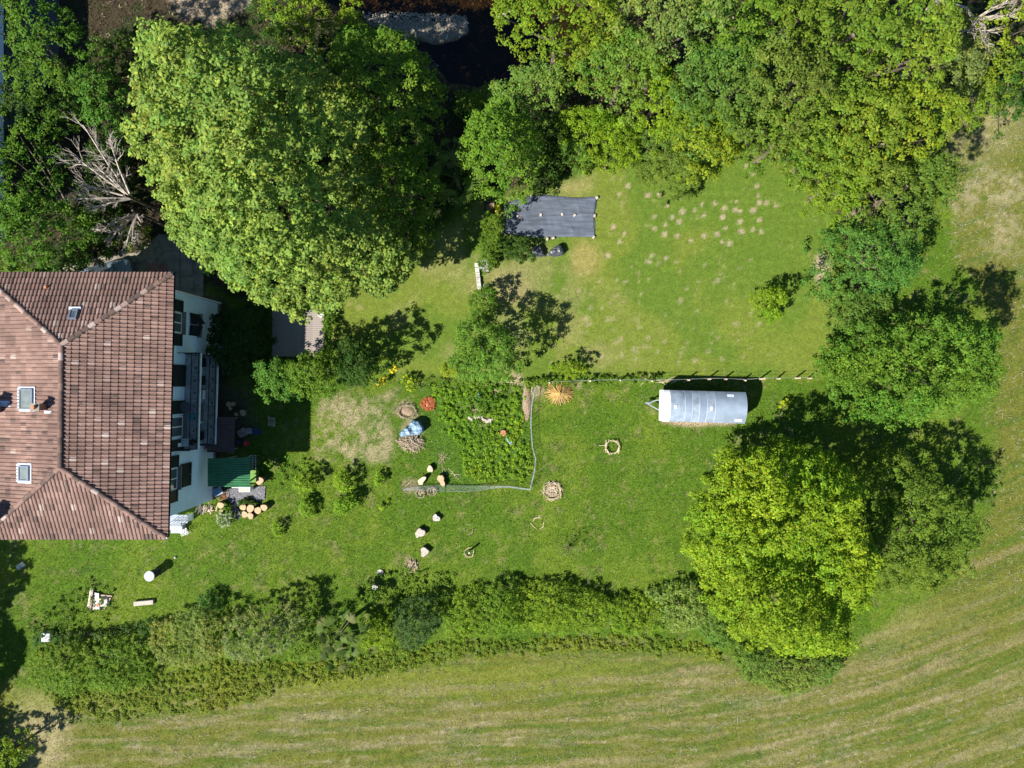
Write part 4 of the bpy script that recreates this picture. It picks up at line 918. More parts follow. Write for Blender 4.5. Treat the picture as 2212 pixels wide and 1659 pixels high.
# lower shutters ajar and closed
window(2.72, 3.96, 3.12, 4.28); shutter(3.35, 3.96, 3.05, 4.32, .55, 'n'); shutter(2.72, 3.33, 3.05, 4.32, .38, 's')
shutter(-5.08, -4.42, 3.55, 4.85); shutter(-5.72, -5.10, 3.55, 4.85)
# balcony doors (upper floor) and small window
shutter(-.14, 1.04, 4.62, 6.5); shutter(-1.62, -.90, 4.62, 6.5)
window(-2.9, -1.75, 4.75, 6.4); shutter(-3.62, -3.0, 4.62, 6.5)
shutter(1.0, 1.6, 2.45, 4.2); shutter(-.9, -.1, 2.45, 4.2); shutter(-3.3, -2.3, 2.45, 4.2); window(-2.1, -1.1, 2.6, 4.1)
# lamp bracket details on the wall
hp(fb(MB(), 1.68, 1.74, 4.55, 4.62, 0, .8).build('beam', M['darkmetal']))
def balcony(name, label, y0, y1, zf, dep):
    o = fb(MB(), y0, y1, zf - .14, zf, .01, dep).build(name, M['gravelstone'] if False else mat(name + '_slab', (.40, .39, .36), .9, .3, 4, .3, 30)); hp(o); o['label'] = label
    r = MB(); 
    for z in (zf + .10, zf + 1.0): fb(r, y0, y1, z, z + .035, dep - .045, dep - .005)
    for yy in (y0 + .02, y1 - .02):
        for z in (zf + .10, zf + 1.0): fb(r, yy - .018, yy + .018, z + .001, z + .034, .02, dep - .05)
    q = r.build('railing', M['darkmetal']); q.parent = o
    s = MB(); n = int((y1 - y0) / .115)
    for i in range(n + 1):
        y = y0 + .02 + (y1 - y0 - .04) * i / n
        fb(s, y - .009, y + .009, zf + .01, zf + 1.0, dep - .034, dep - .016)
        if i % 6 == 3: fb(s, y - .06, y + .06, zf + .4, zf + .62, dep - .03, dep - .02)
    for i in range(6):
        for yy in (y0 + .02, y1 - .02): x = .1 + i * .11; fb(s, yy - .009, yy + .009, zf + .01, zf + 1.0, x, x + .018)
    q = s.build('balusters', M['darkmetal']); q.parent = o; q['kind'] = 'stuff'
    q = fb(MB(), y0 - .01, y1 + .01, zf - .16, zf - .02, dep + .002, dep + .03).build('edge_board', M['white']); q.parent = o
balcony('balcony', 'upper balcony with dark railing', -3.62, 1.70, 4.55, .82)
balcony('balcony', 'lower balcony with dark railing', -3.52, 1.68, 2.25, .84)
# chimneys, skylights, flashings placed on the roof planes
def onplane(x, y, a, b_, c):
    n = (b_ - a).cross(c - a).normalized(); o = Vector((0, 0, CAMZ)); d = (P(x, y, 0) - o); t = n.dot(a - o) / n.dot(d); return o + d * t, (n if n.z > 0 else -n)
WP = (NW, SW, R1); NP = (NE, NW, R1)
def skylight(px, py, w, l, plane, label, flash=.14, frame='darkframe'):
    p, n = onplane(px, py, *plane); e = (plane[1] - plane[0]).normalized(); s = n.cross(e).normalized()
    if s.z < 0: s = -s
    m = Matrix((e, s, n)).transposed().to_4x4(); f = MB()
    f.box(p + n * .075, (w + 2 * flash, l + 2 * flash, .02), M=m)
    for q in range(int((w + 2 * flash) / .16)): f.box(p + n * .08 - s * (l / 2 + flash + .02) + e * (-(w / 2 + flash) + .1 + q * .16), (.10, .12, .02), M=m)
    o = hp(f.build('skylight', M['rust'])); o['label'] = label
    g = MB()
    for (a, c, ww, ll) in ((-w / 2, 0, .07, l), (w / 2, 0, .07, l), (0, -l / 2, w + .07, .07), (0, l / 2, w + .07, .09)): g.box(p + e * a + s * c + n * (.12 + (.002 if ll > .1 else 0)), (ww, ll, .10), M=m)
    g = g.build('frame', M['skyframe']); hp(g); g.parent = o; g.matrix_parent_inverse = Matrix.Identity(4)
    h = MB().box(p + n * .125, (w - .06, l - .06, .02), M=m).build('pane', M['curtain'] if flash > .1 else M['glass']); h.parent = o; g.parent = o
    return o
M['skyframe'] = mat('grey_skylight_frame', (.17, .20, .25), .4, .1, 3, metal=.3)
skylight(61, 862, .98, .80, WP, 'large skylight with zinc flashing'); skylight(56, 1022, .70, .60, WP, 'lower skylight with zinc flashing', .16)
skylight(161, 681, .34, .48, NP, 'small dark skylight on the north slope', .02)
p, n = onplane(164, 668, *NP); MBm = MB().box(p + n * .09, (.60, .16, .05), M=Matrix.Rotation(0, 4, 'Z')); hp(MBm.build('flashing', M['rust']))
def chimney(px, py, w, d, h, label):
    p, n = onplane(px, py, *WP); b_ = MB().box(p + Vector((0, 0, h / 2 - .2)), (w, d, h + .4)); o = hp(b_.build('chimney', M['brick'])); o['label'] = label
    c = MB().box(p + Vector((0, 0, h + .03)), (w + .1, d + .1, .05)).build('cap', M['concrete']); c.parent = o
    c = MB().tube([p + Vector((0, 0, h + .05)), p + Vector((0, 0, h + .22))], .09, 10).build('pot', M['terracotta']); c.parent = o
chimney(97, 879, .36, .30, .75, 'small brick chimney beside the large skylight')
chimney(-4, 880, .6, .5, 1.1, 'chimney at the left edge of the picture'); chimney(-14, 1118, .55, .5, 1.4, 'lower chimney at the left edge')
p, n = onplane(14, 872, *WP); hp(MB().box(p + n * .09, (.55, .30, .05)).build('flashing', M['rust']))
p, n = onplane(107, 890, *WP); hp(MB().box(p + n * .09, (.36, .12, .04)).build('flashing', M['rust']))
p, n = onplane(102, 621, *NP); hp(MB().tube([p, p + Vector((0, 0, .2))], [.10, .07], 8).build('vent', M['terracotta']))
# things on the upper balcony
def at_f(y, o, z): return Vector((wx(y) + o, y, z))
p = at_f(-1.25, .38, 4.55); t = empty('round_table', p, 0, 'round mesh table on the upper balcony', 'table')
MB().tube([(0, 0, .68), (0, 0, .70)], .30, 20).build('table_top', mat('table_mesh', (.12, .11, .10), .6, .4, 30), t)
for k in range(3): a = k * 2.1; MB().tube([(0, 0, .66), (.2 * math.cos(a), .2 * math.sin(a), 0)], .014, 5).build('leg', M['darkmetal'], t)
tag(MB().box(at_f(-1.83, .42, 4.60), (.62, .34, .06)).build('mat', M['turquoise']), 'turquoise mat laid on the upper balcony', 'mat')
p = at_f(-3.22, .28, 4.55); t = empty('slatted_chair', p, 0, 'white slatted chair at the south end of the upper balcony', 'chair')
for k in range(5): MB().box((0, -.18 + k * .09, .42), (.42, .055, .02)).build('slat', M['white'], t)
for sx in (-.18, .18):
    for sy in (-.18, .18): MB().box((sx, sy, .2), (.03, .03, .4)).build('leg', M['white'], t)
MB().box((-.2, 0, .62), (.03, .40, .38)).build('backrest', M['white'], t)
p = at_f(-3.2, .62, 4.55); t = MB().tube([p, p + Vector((0, 0, .34))], [.13, .19], 14).build('plant_pot', M['black']); tag(t, 'dark plant pot in the corner of the upper balcony', 'pot')
for (y, c, mm) in ((-.62, 'white box between railings of the lower balcony', 'white'), (.2, 'dark planter hung inside the upper part of the lower balcony', 'black'), (1.25, 'dark planter at the north end of the lower balcony', 'black'), (-3.0, 'dark planter at the south end of the lower balcony', 'black')):
    tag(MB().box(at_f(y, .14, 2.25 + .2), (.16, .5, .3), ANG, taper=1.05).build('planter', M[mm]), c, 'planter')
# ---------------------------------------------------------------- lean-to roofs
def corrugated(b_, c4, n, amp, th=.012, seg=4):
    """c4 corners A(near wall, north) B(far, north) C(far, south) D(near, south); waves run A->B"""
    A, B_, C_, D_ = [Vector(q) for q in c4]; vs = []; m = n * seg
    for i in range(m + 1):
        t = i / m; h = Vector((0, 0, amp * (abs(math.sin(math.pi * i / seg)) ** .7)))
        vs += [A.lerp(D_, t) + h, B_.lerp(C_, t) + h]
    b_.add(vs, [(2 * i, 2 * i + 1, 2 * i + 3, 2 * i + 2) for i in range(m)]); return b_
sh = empty('garden_shelter', P(497, 1020), 0, 'small shelter with green corrugated sheet roof against the wall', 'shelter'); so = Vector(sh.location)
def Q(x, y, z): return P(x, y, z) - so
b = corrugated(MB(), (Q(449, 990, 2.5), Q(486, 989.5, 2.35), Q(486, 1051, 2.35), Q(449, 1051, 2.5)), 13, .035); b.build('roof_sheet', M['greenroof'], sh)
b = corrugated(MB(), (Q(485, 989, 2.345), Q(541, 987.5, 1.95), Q(541, 1052.5, 1.95), Q(485, 1051.5, 2.345)), 13, .035); b.build('roof_sheet', M['greenroof'], sh)
for (x, y, z) in ((520, 992, 1.95), (520, 1048, 1.95), (480, 993, 2.2), (480, 1048, 2.2)): q = Q(x, y, z); MB().box((q.x, q.y, z / 2), (.07, .07, z)).build('post', M['plank'], sh)
q = Q(500, 1053.5, 2.0); MB().box((q.x + .55, q.y, 1.93), (1.1, .03, .10)).build('fascia', M['white'], sh)
sh = empty('lean_to_shed', P(475, 940), 0, 'shaded lean-to with brown corrugated roof below the balconies', 'shed'); so = Vector(sh.location)
b = corrugated(MB(), (Q(470, 901, 2.15), Q(508, 901, 1.95), Q(506, 980, 1.95), Q(442, 969, 2.2)), 20, .03); b.build('roof_sheet', M['brownroof'], sh)
for (x, y) in ((486, 906), (486, 974)): q = Q(x, y, 1.9); MB().box((q.x, q.y, .95), (.08, .08, 1.9)).build('post', M['plank'], sh)
q = Q(470, 940, 1); MB().box((q.x, q.y, .9), (.6, 1.9, 1.8)).build('side_wall', M['brownroof'], sh)
# deck
dk = empty('wooden_deck', P(643, 718), 0, 'raised weathered plank deck, its right strip in the sun', 'deck'); so = Vector(dk.location)
x0, x1 = P(588, 0, .4).x - so.x, P(700, 0, .4).x - so.x; y1, y0 = P(0, 669, .4).y - so.y, P(0, 770, .4).y - so.y
n = 25; pw = (y1 - y0) / n; pm = bpy.data.meshes.new('plank'); bb = MB().box((0, 0, 0), (x1 - x0, pw - .012, .04)); pm.from_pydata(bb.v, [], bb.f); pm.materials.append(M['plank'])
for i in range(n):
    o = bpy.data.objects.new('plank', pm); C.objects.link(o); o.parent = dk; o.location = ((x0 + x1) / 2 + rg.uniform(-.02, .02), y0 + pw * (i + .5), .40 + rg.uniform(-.003, .003))
for xx in (x0 + .1, (x0 + x1) / 2, x1 - .1): MB().box((xx, (y0 + y1) / 2, .28), (.08, y1 - y0 - .05, .19)).build('joist', M['plank'], dk)
for xx in (x0 + .1, x1 - .1):
    for yy in (y0 + .1, y1 - .1): MB().box((xx, yy, .09), (.1, .1, .18)).build('post', M['plank'], dk)
p = P(692, 663, .3); tag(MB().box((p.x, p.y, .12), (.5, .24, .24)).build('step_block', M['palestone']), 'pale block at the upper right corner of the deck', 'step')
g = 'white shoes left on the sunny corner of the deck'
for i, (x, y, l) in enumerate(((689, 681, 'leftmost'), (693, 684, 'lowest middle'), (695, 679, 'upper middle'), (699, 680, 'rightmost'))):
    p = P(x, y, .45); tag(MB().box((p.x, p.y, .455), (.16, .08, .06), rg.uniform(-.6, .6), taper=.7).build('shoe', M['white']), l + ' of the small white shoes on the sunny deck corner', 'shoe', g)
# white stair landing by the south corner
st = empty('stair_landing', P(388, 1128), 0, 'white stair landing with thin railings at the house corner', 'stairs'); so = Vector(st.location)
def Q(x, y, z): return P(x, y, z) - so
a = Q(366, 1112, .9); c = Q(405, 1130, .9)
for k in range(7): MB().box(((a.x + c.x) / 2, a.y + (c.y - a.y) * (k + .5) / 7, .87), (c.x - a.x, (a.y - c.y) / 7 - .02, .04)).build('board', M['lid'], st)
for q_ in (a.x + .05, c.x - .05): MB().box((q_, (a.y + c.y) / 2, .42), (.06, .4, .84)).build('support', M['white'], st)
for k in range(3): MB().box((a.x + .18 + .0 * k, c.y - .14 - k * .24, .35 - k * .11), (.8, .24, .7 - .22 * k)).build('step', M['lid'], st)
rl = MB()
for z in (1.2, 1.5, 1.8): rl.tube([(a.x, c.y, z), (c.x, c.y, z), (c.x, a.y, z)], .014, 5)
for t in range(6): x = a.x + (c.x - a.x) * t / 5; rl.tube([(x, c.y, .9), (x, c.y, 1.8)], .016, 5)
rl.build('railing', M['galv'], st)
p = P(397, 1150, .5); dr = empty('drying_rack', (p.x, p.y, 0), .4, 'small white folding rack on the grass below the landing', 'rack')
for k in range(5): MB().box((0, -.16 + .08 * k, .5 - abs(k - 2) * .02), (.5, .02, .02)).build('rail', M['white'], dr)
for s_ in (-1, 1): MB().tube([(.2 * s_, -.2, 0), (-.2 * s_, .2, .5)], .012, 5).build('leg', M['white'], dr); 
# ---------------------------------------------------------------- car
cr_ = empty('parked_car', P(226, 607), R(17), 'dark blue grey car partly under the roof edge', 'car')
prof = [(-2.05, .62, .35, .55), (-1.95, .80, .30, .72), (-1.4, .86, .28, .86), (-.6, .88, .28, .92), (.5, .88, .28, .92), (1.1, .86, .28, .90), (1.7, .80, .28, .80), (1.98, .66, .32, .66), (2.08, .46, .38, .52)]
vs = []; fs = []; m = 12
for (x, w, z0, z1) in prof:
    for k in range(m):
        t = 2 * math.pi * k / m; cc_, s_ = math.cos(t), math.sin(t); e_ = .55
        vs.append((x, w * math.copysign(abs(cc_) ** e_, cc_), (z0 + z1) / 2 + (z1 - z0) / 2 * math.copysign(abs(s_) ** e_, s_)))
for i in range(len(prof) - 1):
    for k in range(m): fs.append((i * m + k, i * m + (k + 1) % m, (i + 1) * m + (k + 1) % m, (i + 1) * m + k))
fs += [tuple(range(m)), tuple(range((len(prof) - 1) * m, len(prof) * m))[::-1]]
MB().add(vs, fs).build('body', M['carpaint'], cr_, True)
MB().add([(-1.75, -.72, .88), (.75, -.74, .90), (.75, .74, .90), (-1.75, .72, .88), (-1.15, -.56, 1.40), (-.05, -.58, 1.44), (-.05, .58, 1.44), (-1.15, .56, 1.40)],
         [(0, 1, 5, 4), (2, 3, 7, 6), (3, 0, 4, 7), (1, 2, 6, 5), (4, 5, 6, 7)]).build('cabin', M['carpaint'], cr_)
MB().add([(.78, -.70, .90), (.78, .70, .90), (-.02, .56, 1.43), (-.02, -.56, 1.43), (.98, 0, .90)], [(0, 4, 1, 2, 3)]).build('windscreen', M['glass'], cr_)
for s_ in (-1, 1):
    MB().add([(-1.5, .735 * s_, .94), (.55, .75 * s_, .94), (-.1, .60 * s_, 1.38), (-1.1, .58 * s_, 1.36)], [(0, 1, 2, 3)]).build('side_window', M['glass'], cr_)
    MB().box((.62, .90 * s_, .98), (.12, .16, .10), taper=.8).build('mirror', M['carpaint'], cr_)
    MB().box((1.88, .52 * s_, .66), (.22, .30, .10), rz=-.5 * s_).build('headlight', M['white'], cr_)
    for x in (-1.25, 1.3):
        wl = MB().tube([(x, .72 * s_, .31), (x, .89 * s_, .31)], .31, 16).build('wheel', M['tyre'], cr_); MB().tube([(x, .885 * s_, .31), (x, .90 * s_, .31)], .19, 12).build('rim', M['metalgrey'], wl)
MB().box((1.2, 0, .895), (.02, 1.3, .01)).build('bonnet_seam', M['black'], cr_)
# neighbouring white wall and its building on the far left
nb = empty('neighbour_building', (-36, 13, 0), 0, 'shaded white building wall at the upper left edge', 'building')
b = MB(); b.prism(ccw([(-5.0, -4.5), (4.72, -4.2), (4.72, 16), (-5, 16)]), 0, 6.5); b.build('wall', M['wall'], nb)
b = MB(); b.add([(-5.3, -4.8, 6.5), (4.9, -4.5, 6.5), (4.9, 16.3, 6.5), (-5.3, 16.3, 6.5), (-.2, 0, 8.2), (-.2, 12, 8.2)], [(0, 1, 4), (1, 2, 5, 4), (2, 3, 5), (3, 0, 4, 5), (3, 2, 1, 0)]); b.build('roof', M['tile'], nb)

# ================================================================ GARDEN THINGS
def stump(x, y, r, h, label, group=None, name='log_slice', cut='cutwood', bark='bark', tilt=0.0, seed=0):
    rg = random.Random(int(x * 7 + y)); p = P(x, y, h); rr = r / F * (CAMZ - h); t = empty(name, (p.x, p.y, 0), rg.uniform(0, 6), label, 'log', group)
    n = 16; ir = .10 if name != 'tree_stump' else .32; k1, k2 = rg.uniform(0, 6), rg.uniform(0, 6); rad = [rr * (1.05 + ir * .6 * math.sin(2 * math.pi * 2 * i / n + k1) + ir * .6 * math.sin(2 * math.pi * 3 * i / n + k2) + rg.uniform(-ir, ir) * .4) for i in range(n)]; sq = rg.uniform(.82, 1) if ir < .2 else rg.uniform(.62, .8)
    a = MB(); ring = lambda z, k, m=0: [(rad[i] * k * math.cos(2 * math.pi * i / n), rad[i] * k * sq * math.sin(2 * math.pi * i / n), z) for i in range(n)]
    vs = ring(-.03, 1.04) + ring(h * .5, 1.0) + ring(h, 1.0); a.add(vs, [(j * n + i, j * n + (i + 1) % n, (j + 1) * n + (i + 1) % n, (j + 1) * n + i) for j in range(2) for i in range(n)])
    a.build('bark', M[bark], t)
    c = MB(); vs = ring(h - .005, .97) + ring(h + .012, .90) + [(0, 0, h + .015)]; c.add(vs, [(i, (i + 1) % n, n + (i + 1) % n, n + i) for i in range(n)] + [(n + i, n + (i + 1) % n, 2 * n) for i in range(n)])
    c.build('cut_face', M[cut], t); 
    if tilt: t.rotation_euler = (tilt, tilt * .4, rg.uniform(0, 6))
    return t
gs = 'fresh log slices standing below the gravel'
for (x, y, r, h, l) in ((525, 1095.8, 6.8, .38, 'upper left log slice of the six by the gravel'), (540.7, 1098.4, 9, .42, 'biggest log slice, upper middle of the six by the gravel'), (557.2, 1102.7, 7.8, .40, 'oval pale log slice right of the biggest one'), (570.2, 1096.3, 7.2, .42, 'rightmost log slice of the six by the gravel'), (528.5, 1111.4, 7.3, .36, 'lower left log slice of the six by the gravel'), (540.7, 1114.5, 7.5, .36, 'lowest middle log slice of the six by the gravel')):
    stump(x, y, r, h, l, gs)
stump(560, 1038.5, 9, .55, 'tall pale log round at the end of the green shelter'); stump(476.4, 1091.5, 7.2, .5, 'upper round log by the wall corner border'); stump(478.5, 1104.5, 5.2, .4, 'smaller lower log by the wall corner border', bark='bark')
for (x, y, r, l) in ((524, 891.8, 7, 'right shaded log slice above the brown lean-to'), (510, 895, 4.5, 'small pale shaded log beside the right shaded slice'), (494, 873.5, 6, 'upper left shaded log slice'), (503, 872.7, 5, 'shaded grey log next to the upper left one'), (497, 882, 4, 'small shaded log in the middle of the shaded pile'), (474, 1126, 0.1, None)):
    if l: stump(x, y, r, .3, l, 'logs in the shade beside the house')
for (x, y, r, h, l, cut) in ((907, 1151.5, 12, .32, 'wide pale stump with lumpy top, middle of the garden', 'palestone'), (917, 1192.5, 11, .30, 'pale round stump with dark notch below the wide one', 'palestone'), (911, 1038, 9, .35, 'split pale stump left of the netting', 'palewood'), (953, 1037, 11, .35, 'cream coloured stump touching the netting', 'cutwood'), (942, 1119, 9, .25, 'grey broken stump between netting and pale stump', 'stone'), (929, 1013, 8, .30, 'small jagged stump above the netting', 'palewood')):
    stump(x, y, r, h, l, None, 'tree_stump', cut)
stump(821, 1237, 7.2, .06, 'upper flat grey wood disc in the grass', 'grey stepping discs', 'wood_disc', 'stone', 'stone'); stump(810, 1269, 6.6, .06, 'lower flat grey wood disc in the grass', 'grey stepping discs', 'wood_disc', 'stone', 'stone')

def sticks(b_, n, rx, ry, l, r, z, rg, mode='pile', rot=None):
    for i in range(n):
        if mode == 'ring':
            a = rg.uniform(0, 6.28); c = Vector((math.cos(a) * rx, math.sin(a) * ry, z * rg.uniform(.3, 1))); d = Vector((-math.sin(a), math.cos(a), rg.uniform(-.1, .1))) + Vector((rg.uniform(-.25, .25), rg.uniform(-.25, .25), 0))
        elif mode == 'radial':
            a = 6.283 * i / n + rg.uniform(-.1, .1); d = Vector((math.cos(a), math.sin(a), -.5)); c = Vector((math.cos(a) * rx * .5, math.sin(a) * ry * .5, z * .6))
        else:
            a = rot + rg.gauss(0, .5) if rot is not None else rg.uniform(0, 3.14); q = rg.uniform(0, 1) ** .5; t = rg.uniform(0, 6.28)
            c = Vector((rx * q * math.cos(t), ry * q * math.sin(t), z * rg.uniform(.1, 1) * (1 - q * .6))); d = Vector((math.cos(a), math.sin(a), rg.uniform(-.12, .12)))
        d.normalize(); L = l * rg.uniform(.6, 1.2) / 2; w = Vector((rg.uniform(-1, 1), rg.uniform(-1, 1), 0)) * L * .12
        b_.tube([c - d * L, c + w, c + d * L], [r, r * .9, r * .6], 4)
    return b_
def heap(name, label, cat, x, y, parts, seed, z=0):
    p = P(x, y); t = empty(name, (p.x, p.y, 0), 0, label, cat); rg = random.Random(seed)
    for (pn, mt, n, rx, ry, l, r, zz, mode, rot) in parts:
        o = sticks(MB(), n, rx, ry, l, r, zz, rg, mode, rot).build(pn, M[mt], t)
        if n > 20: o['kind'] = 'stuff'
    return t
def mound(name, mt, parent, rx, ry, h, rg, n=16, m=5):
    vs = [(0, 0, h)]; fs = []
    for j in range(1, m + 1):
        t = j / m
        for i in range(n):
            a = 6.283 * i / n; k = t * rg.uniform(.9, 1.1); vs.append((rx * k * math.cos(a), ry * k * math.sin(a), h * (1 - t ** 1.6) * rg.uniform(.8, 1.1) - (.03 if j == m else 0)))
    fs += [(0, 1 + i, 1 + (i + 1) % n) for i in range(n)]
    for j in range(m - 1): fs += [(1 + j * n + i, 1 + (j + 1) * n + i, 1 + (j + 1) * n + (i + 1) % n, 1 + j * n + (i + 1) % n) for i in range(n)]
    return MB().add(vs, fs).build(name, M[mt], parent, True)
rg = random.Random(8)
# nests and rings of branches
t = heap('branch_nest', 'square nest of branches filled with wood chips, right of the netting corner', 'branch nest', 1192, 1060, [('branches', 'palewood', 34, .50, .48, .8, .013, .22, 'ring', None), ('cross_branches', 'stick', 26, .5, .48, .8, .012, .2, 'pile', None), ('filling', 'palewood', 40, .36, .36, .16, .026, .15, 'pile', None)], 1)
mound('chip_fill', 'stick', t, .46, .46, .07, rg)
heap('branch_ring', 'pale ring of thick twigs with a long stick, below the trailer drawbar', 'branch ring', 1322, 965, [('branches', 'palewood', 22, .40, .38, .6, .02, .25, 'ring', None), ('stick', 'palewood', 1, .0, .0, .1, .02, .2, 'pile', 0)], 2)
p = P(1302, 962); tag(MB().tube([(p.x - .25, p.y, .1), (p.x + .3, p.y + .02, .16)], [.015, .02], 5).build('stick', M['palewood']), 'stick lying left of the pale twig ring', 'stick')
heap('branch_ring', 'thin ring of pale curved sticks in the lower garden centre', 'branch ring', 1163, 1130, [('branches', 'palewood', 10, .33, .35, .45, .018, .05, 'ring', None)], 3)
heap('branch_ring', 'faint half ring of brown twigs left of the thin pale ring', 'branch ring', 1012, 1143, [('branches', 'stick', 6, .26, .3, .35, .016, .05, 'ring', None)], 4)
t = heap('branch_nest', 'small grey nest around a post stump in the lower garden', 'branch nest', 1014, 1193, [('branches', 'palewood', 14, .26, .26, .35, .013, .15, 'ring', None)], 5)
MB().tube([(0, .1, 0), (.02, .12, .75)], .06, 7).build('post', M['stone'], t)
heap('branch_nest', 'left twig nest just below the wire netting', 'branch nest', 908, 1066, [('branches', 'stick', 30, .24, .24, .4, .013, .2, 'ring', None), ('filling', 'palewood', 10, .15, .15, .2, .02, .1, 'pile', None)], 6)
heap('branch_nest', 'right twig nest just below the wire netting', 'branch nest', 934, 1061, [('branches', 'stick', 30, .26, .22, .4, .013, .2, 'ring', None), ('filling', 'palewood', 8, .15, .15, .2, .02, .1, 'pile', None)], 7)
t = heap('branch_nest', 'brown ring of branches above the blue grey tarpaulin', 'branch nest', 880, 889, [('branches', 'stick', 40, .50, .38, .7, .013, .2, 'ring', None)], 9); mound('leaf_fill', 'mulch', t, .42, .32, .1, rg)
heap('twig_pile', 'small twig bundle left of the golden straw heap', 'twig pile', 1157, 843, [('twigs', 'palewood', 22, .22, .3, .35, .012, .12, 'ring', None)], 10)
t = heap('straw_heap', 'golden heap of straw fanning out below the fence line', 'straw heap', 1208, 849, [('straw_stalks', 'straw', 80, .95, .70, .95, .022, .45, 'radial', None), ('dark_stalks', 'stick', 34, .9, .66, .8, .016, .40, 'radial', None)], 11); mound('core', 'straw', t, .4, .32, .25, rg)
t = heap('wood_chip_heap', 'bright orange heap of wood chips', 'chip heap', 925, 872, [('chips', 'orangechip', 220, .46, .44, .12, .018, .30, 'pile', None), ('dark_chips', 'terracotta', 90, .46, .44, .12, .018, .30, 'pile', None)], 12); mound('core', 'terracotta', t, .38, .36, .10, rg)
t = heap('mulch_row', 'long pinkish mulch row beside the upright netting', 'mulch', 1138, 868, [('chips', 'mulch', 80, .28, 1.25, .12, .014, .14, 'pile', None)], 13); mound('core', 'mulch', t, .3, 1.35, .14, rg); 
# stone row
ORD = 'first second third fourth fifth sixth seventh eighth ninth tenth eleventh twelfth thirteenth fourteenth fifteenth sixteenth seventeenth'.split()
for i in range(17):
    x = 1012 + i * 3.2 + rg.uniform(-1.5, 1.5); y = 901 + (8 if i > 9 else 0) * .9 + rg.uniform(-5, 6) * (1 if i < 10 else .5); p = P(x, y); s = rg.uniform(.14, .24)
    tag(MB().box((p.x, p.y, s * .3), (s * 1.3, s, s * .8), rg.uniform(0, 3), taper=.65).build('stone', M['palestone']), ORD[i] + ' pale stone from the left in the row amid the green weeds', 'stone', 'pale stones in the vegetable patch')
# stick pile with tarpaulin
t = heap('stick_pile', 'square pile of cut branches at the foot of the blue tarpaulin', 'wood pile', 888, 956, [('branches', 'stick', 110, .66, .46, .7, .022, .45, 'pile', -.6), ('cross_branches', 'stick', 40, .62, .46, .6, .02, .5, 'pile', .8), ('pale_branches', 'palewood', 34, .62, .44, .6, .022, .52, 'pile', -1.0)], 14)
def cloth(name, label, cat, poly, z, amp, mt, seed, res=.05, sc=3.0, edge=.0, bulge=.0):
    pts = [(P(x, y, z).x, P(x, y, z).y) for x, y in poly]; cx = sum(q[0] for q in pts) / len(pts); cy = sum(q[1] for q in pts) / len(pts)
    lp = [(q[0] - cx, q[1] - cy) for q in pts]; a = [min(q[k] for q in lp) for k in (0, 1)]; c = [max(q[k] for q in lp) for k in (0, 1)]
    X, Y = np.meshgrid(np.arange(a[0], c[0] + res, res), np.arange(a[1], c[1] + res, res)); sd = sdist(lp, X.ravel(), Y.ravel()).reshape(X.shape)
    fo = 1 - np.abs(2 * fbm(X * sc + seed, Y * sc * .6, seed, 3) - 1); fo2 = 1 - np.abs(2 * fbm(X * sc * .3 + 9, Y * sc * 3.2, seed + 3, 3) - 1)
    Z = z + amp * (fo * .6 + fo2 * .4) + bulge * ss(0, .35, sd); Z = np.where(sd < res, np.minimum(Z, z * .3 + .03), Z)
    idx = -np.ones(X.size, int); k = (sd.ravel() > -res * .6); idx[k] = np.arange(k.sum()); n_ = X.shape[1]; I = idx.reshape(X.shape)
    f = np.stack([I[:-1, :-1], I[:-1, 1:], I[1:, 1:], I[1:, :-1]], -1).reshape(-1, 4); f = f[(f >= 0).all(1)]
    co = np.stack([X.ravel()[k], Y.ravel()[k], Z.ravel()[k]], 1)
    o = mesh_np(name, co, f.ravel(), np.arange(len(f)) * 4, M[mt], None, smooth=True); o.location = (cx, cy, 0); return tag(o, label, cat)
cloth('tarpaulin', 'crumpled pale blue tarpaulin on the upper half of the stick pile', 'tarpaulin', [(861, 938), (872, 925), (882, 922), (888, 908), (905, 909), (914, 922), (916, 932), (905, 940), (885, 941), (868, 945)], .38, .34, 'bluetarp', 5, .035, 3.0)
cloth('weed_fabric', 'large black woven ground sheet beside the lawn', 'ground sheet', [(1088, 440), (1112, 432), (1150, 422), (1180, 421), (1240, 427), (1290, 425), (1284, 470), (1286, 511), (1240, 512), (1190, 512), (1140, 511), (1086, 504), (1092, 470)], .05, .075, 'tarp', 7, .045, 1.2)
cloth('black_sack', 'left crumpled black sack below the ground sheet', 'sack', [(1145, 552), (1150, 537), (1160, 529), (1168, 532), (1176, 548), (1180, 553), (1165, 555)], .15, .32, 'blacksack', 8, .04, 2.6, bulge=.15)
cloth('black_sack', 'right crumpled black sack below the ground sheet', 'sack', [(1182, 552), (1188, 540), (1204, 528), (1212, 530), (1220, 545), (1216, 551), (1200, 554)], .15, .34, 'blacksack', 9, .04, 2.6, bulge=.15)
cloth('rag', 'blue grey crumpled rag in the vegetable patch', 'rag', [(1093, 940), (1098, 945), (1104, 950), (1112, 955), (1106, 962), (1098, 958), (1092, 950)], .12, .15, 'bluetarp', 10, .03, 5)
cloth('rag', 'dark blue plastic scrap near the fence by the round tree', 'rag', [(1030, 850), (1037, 848), (1039, 860), (1032, 866)], .15, .12, 'bluetarp', 11, .03, 5)
sg = 'pale stones weighing down the black sheet'
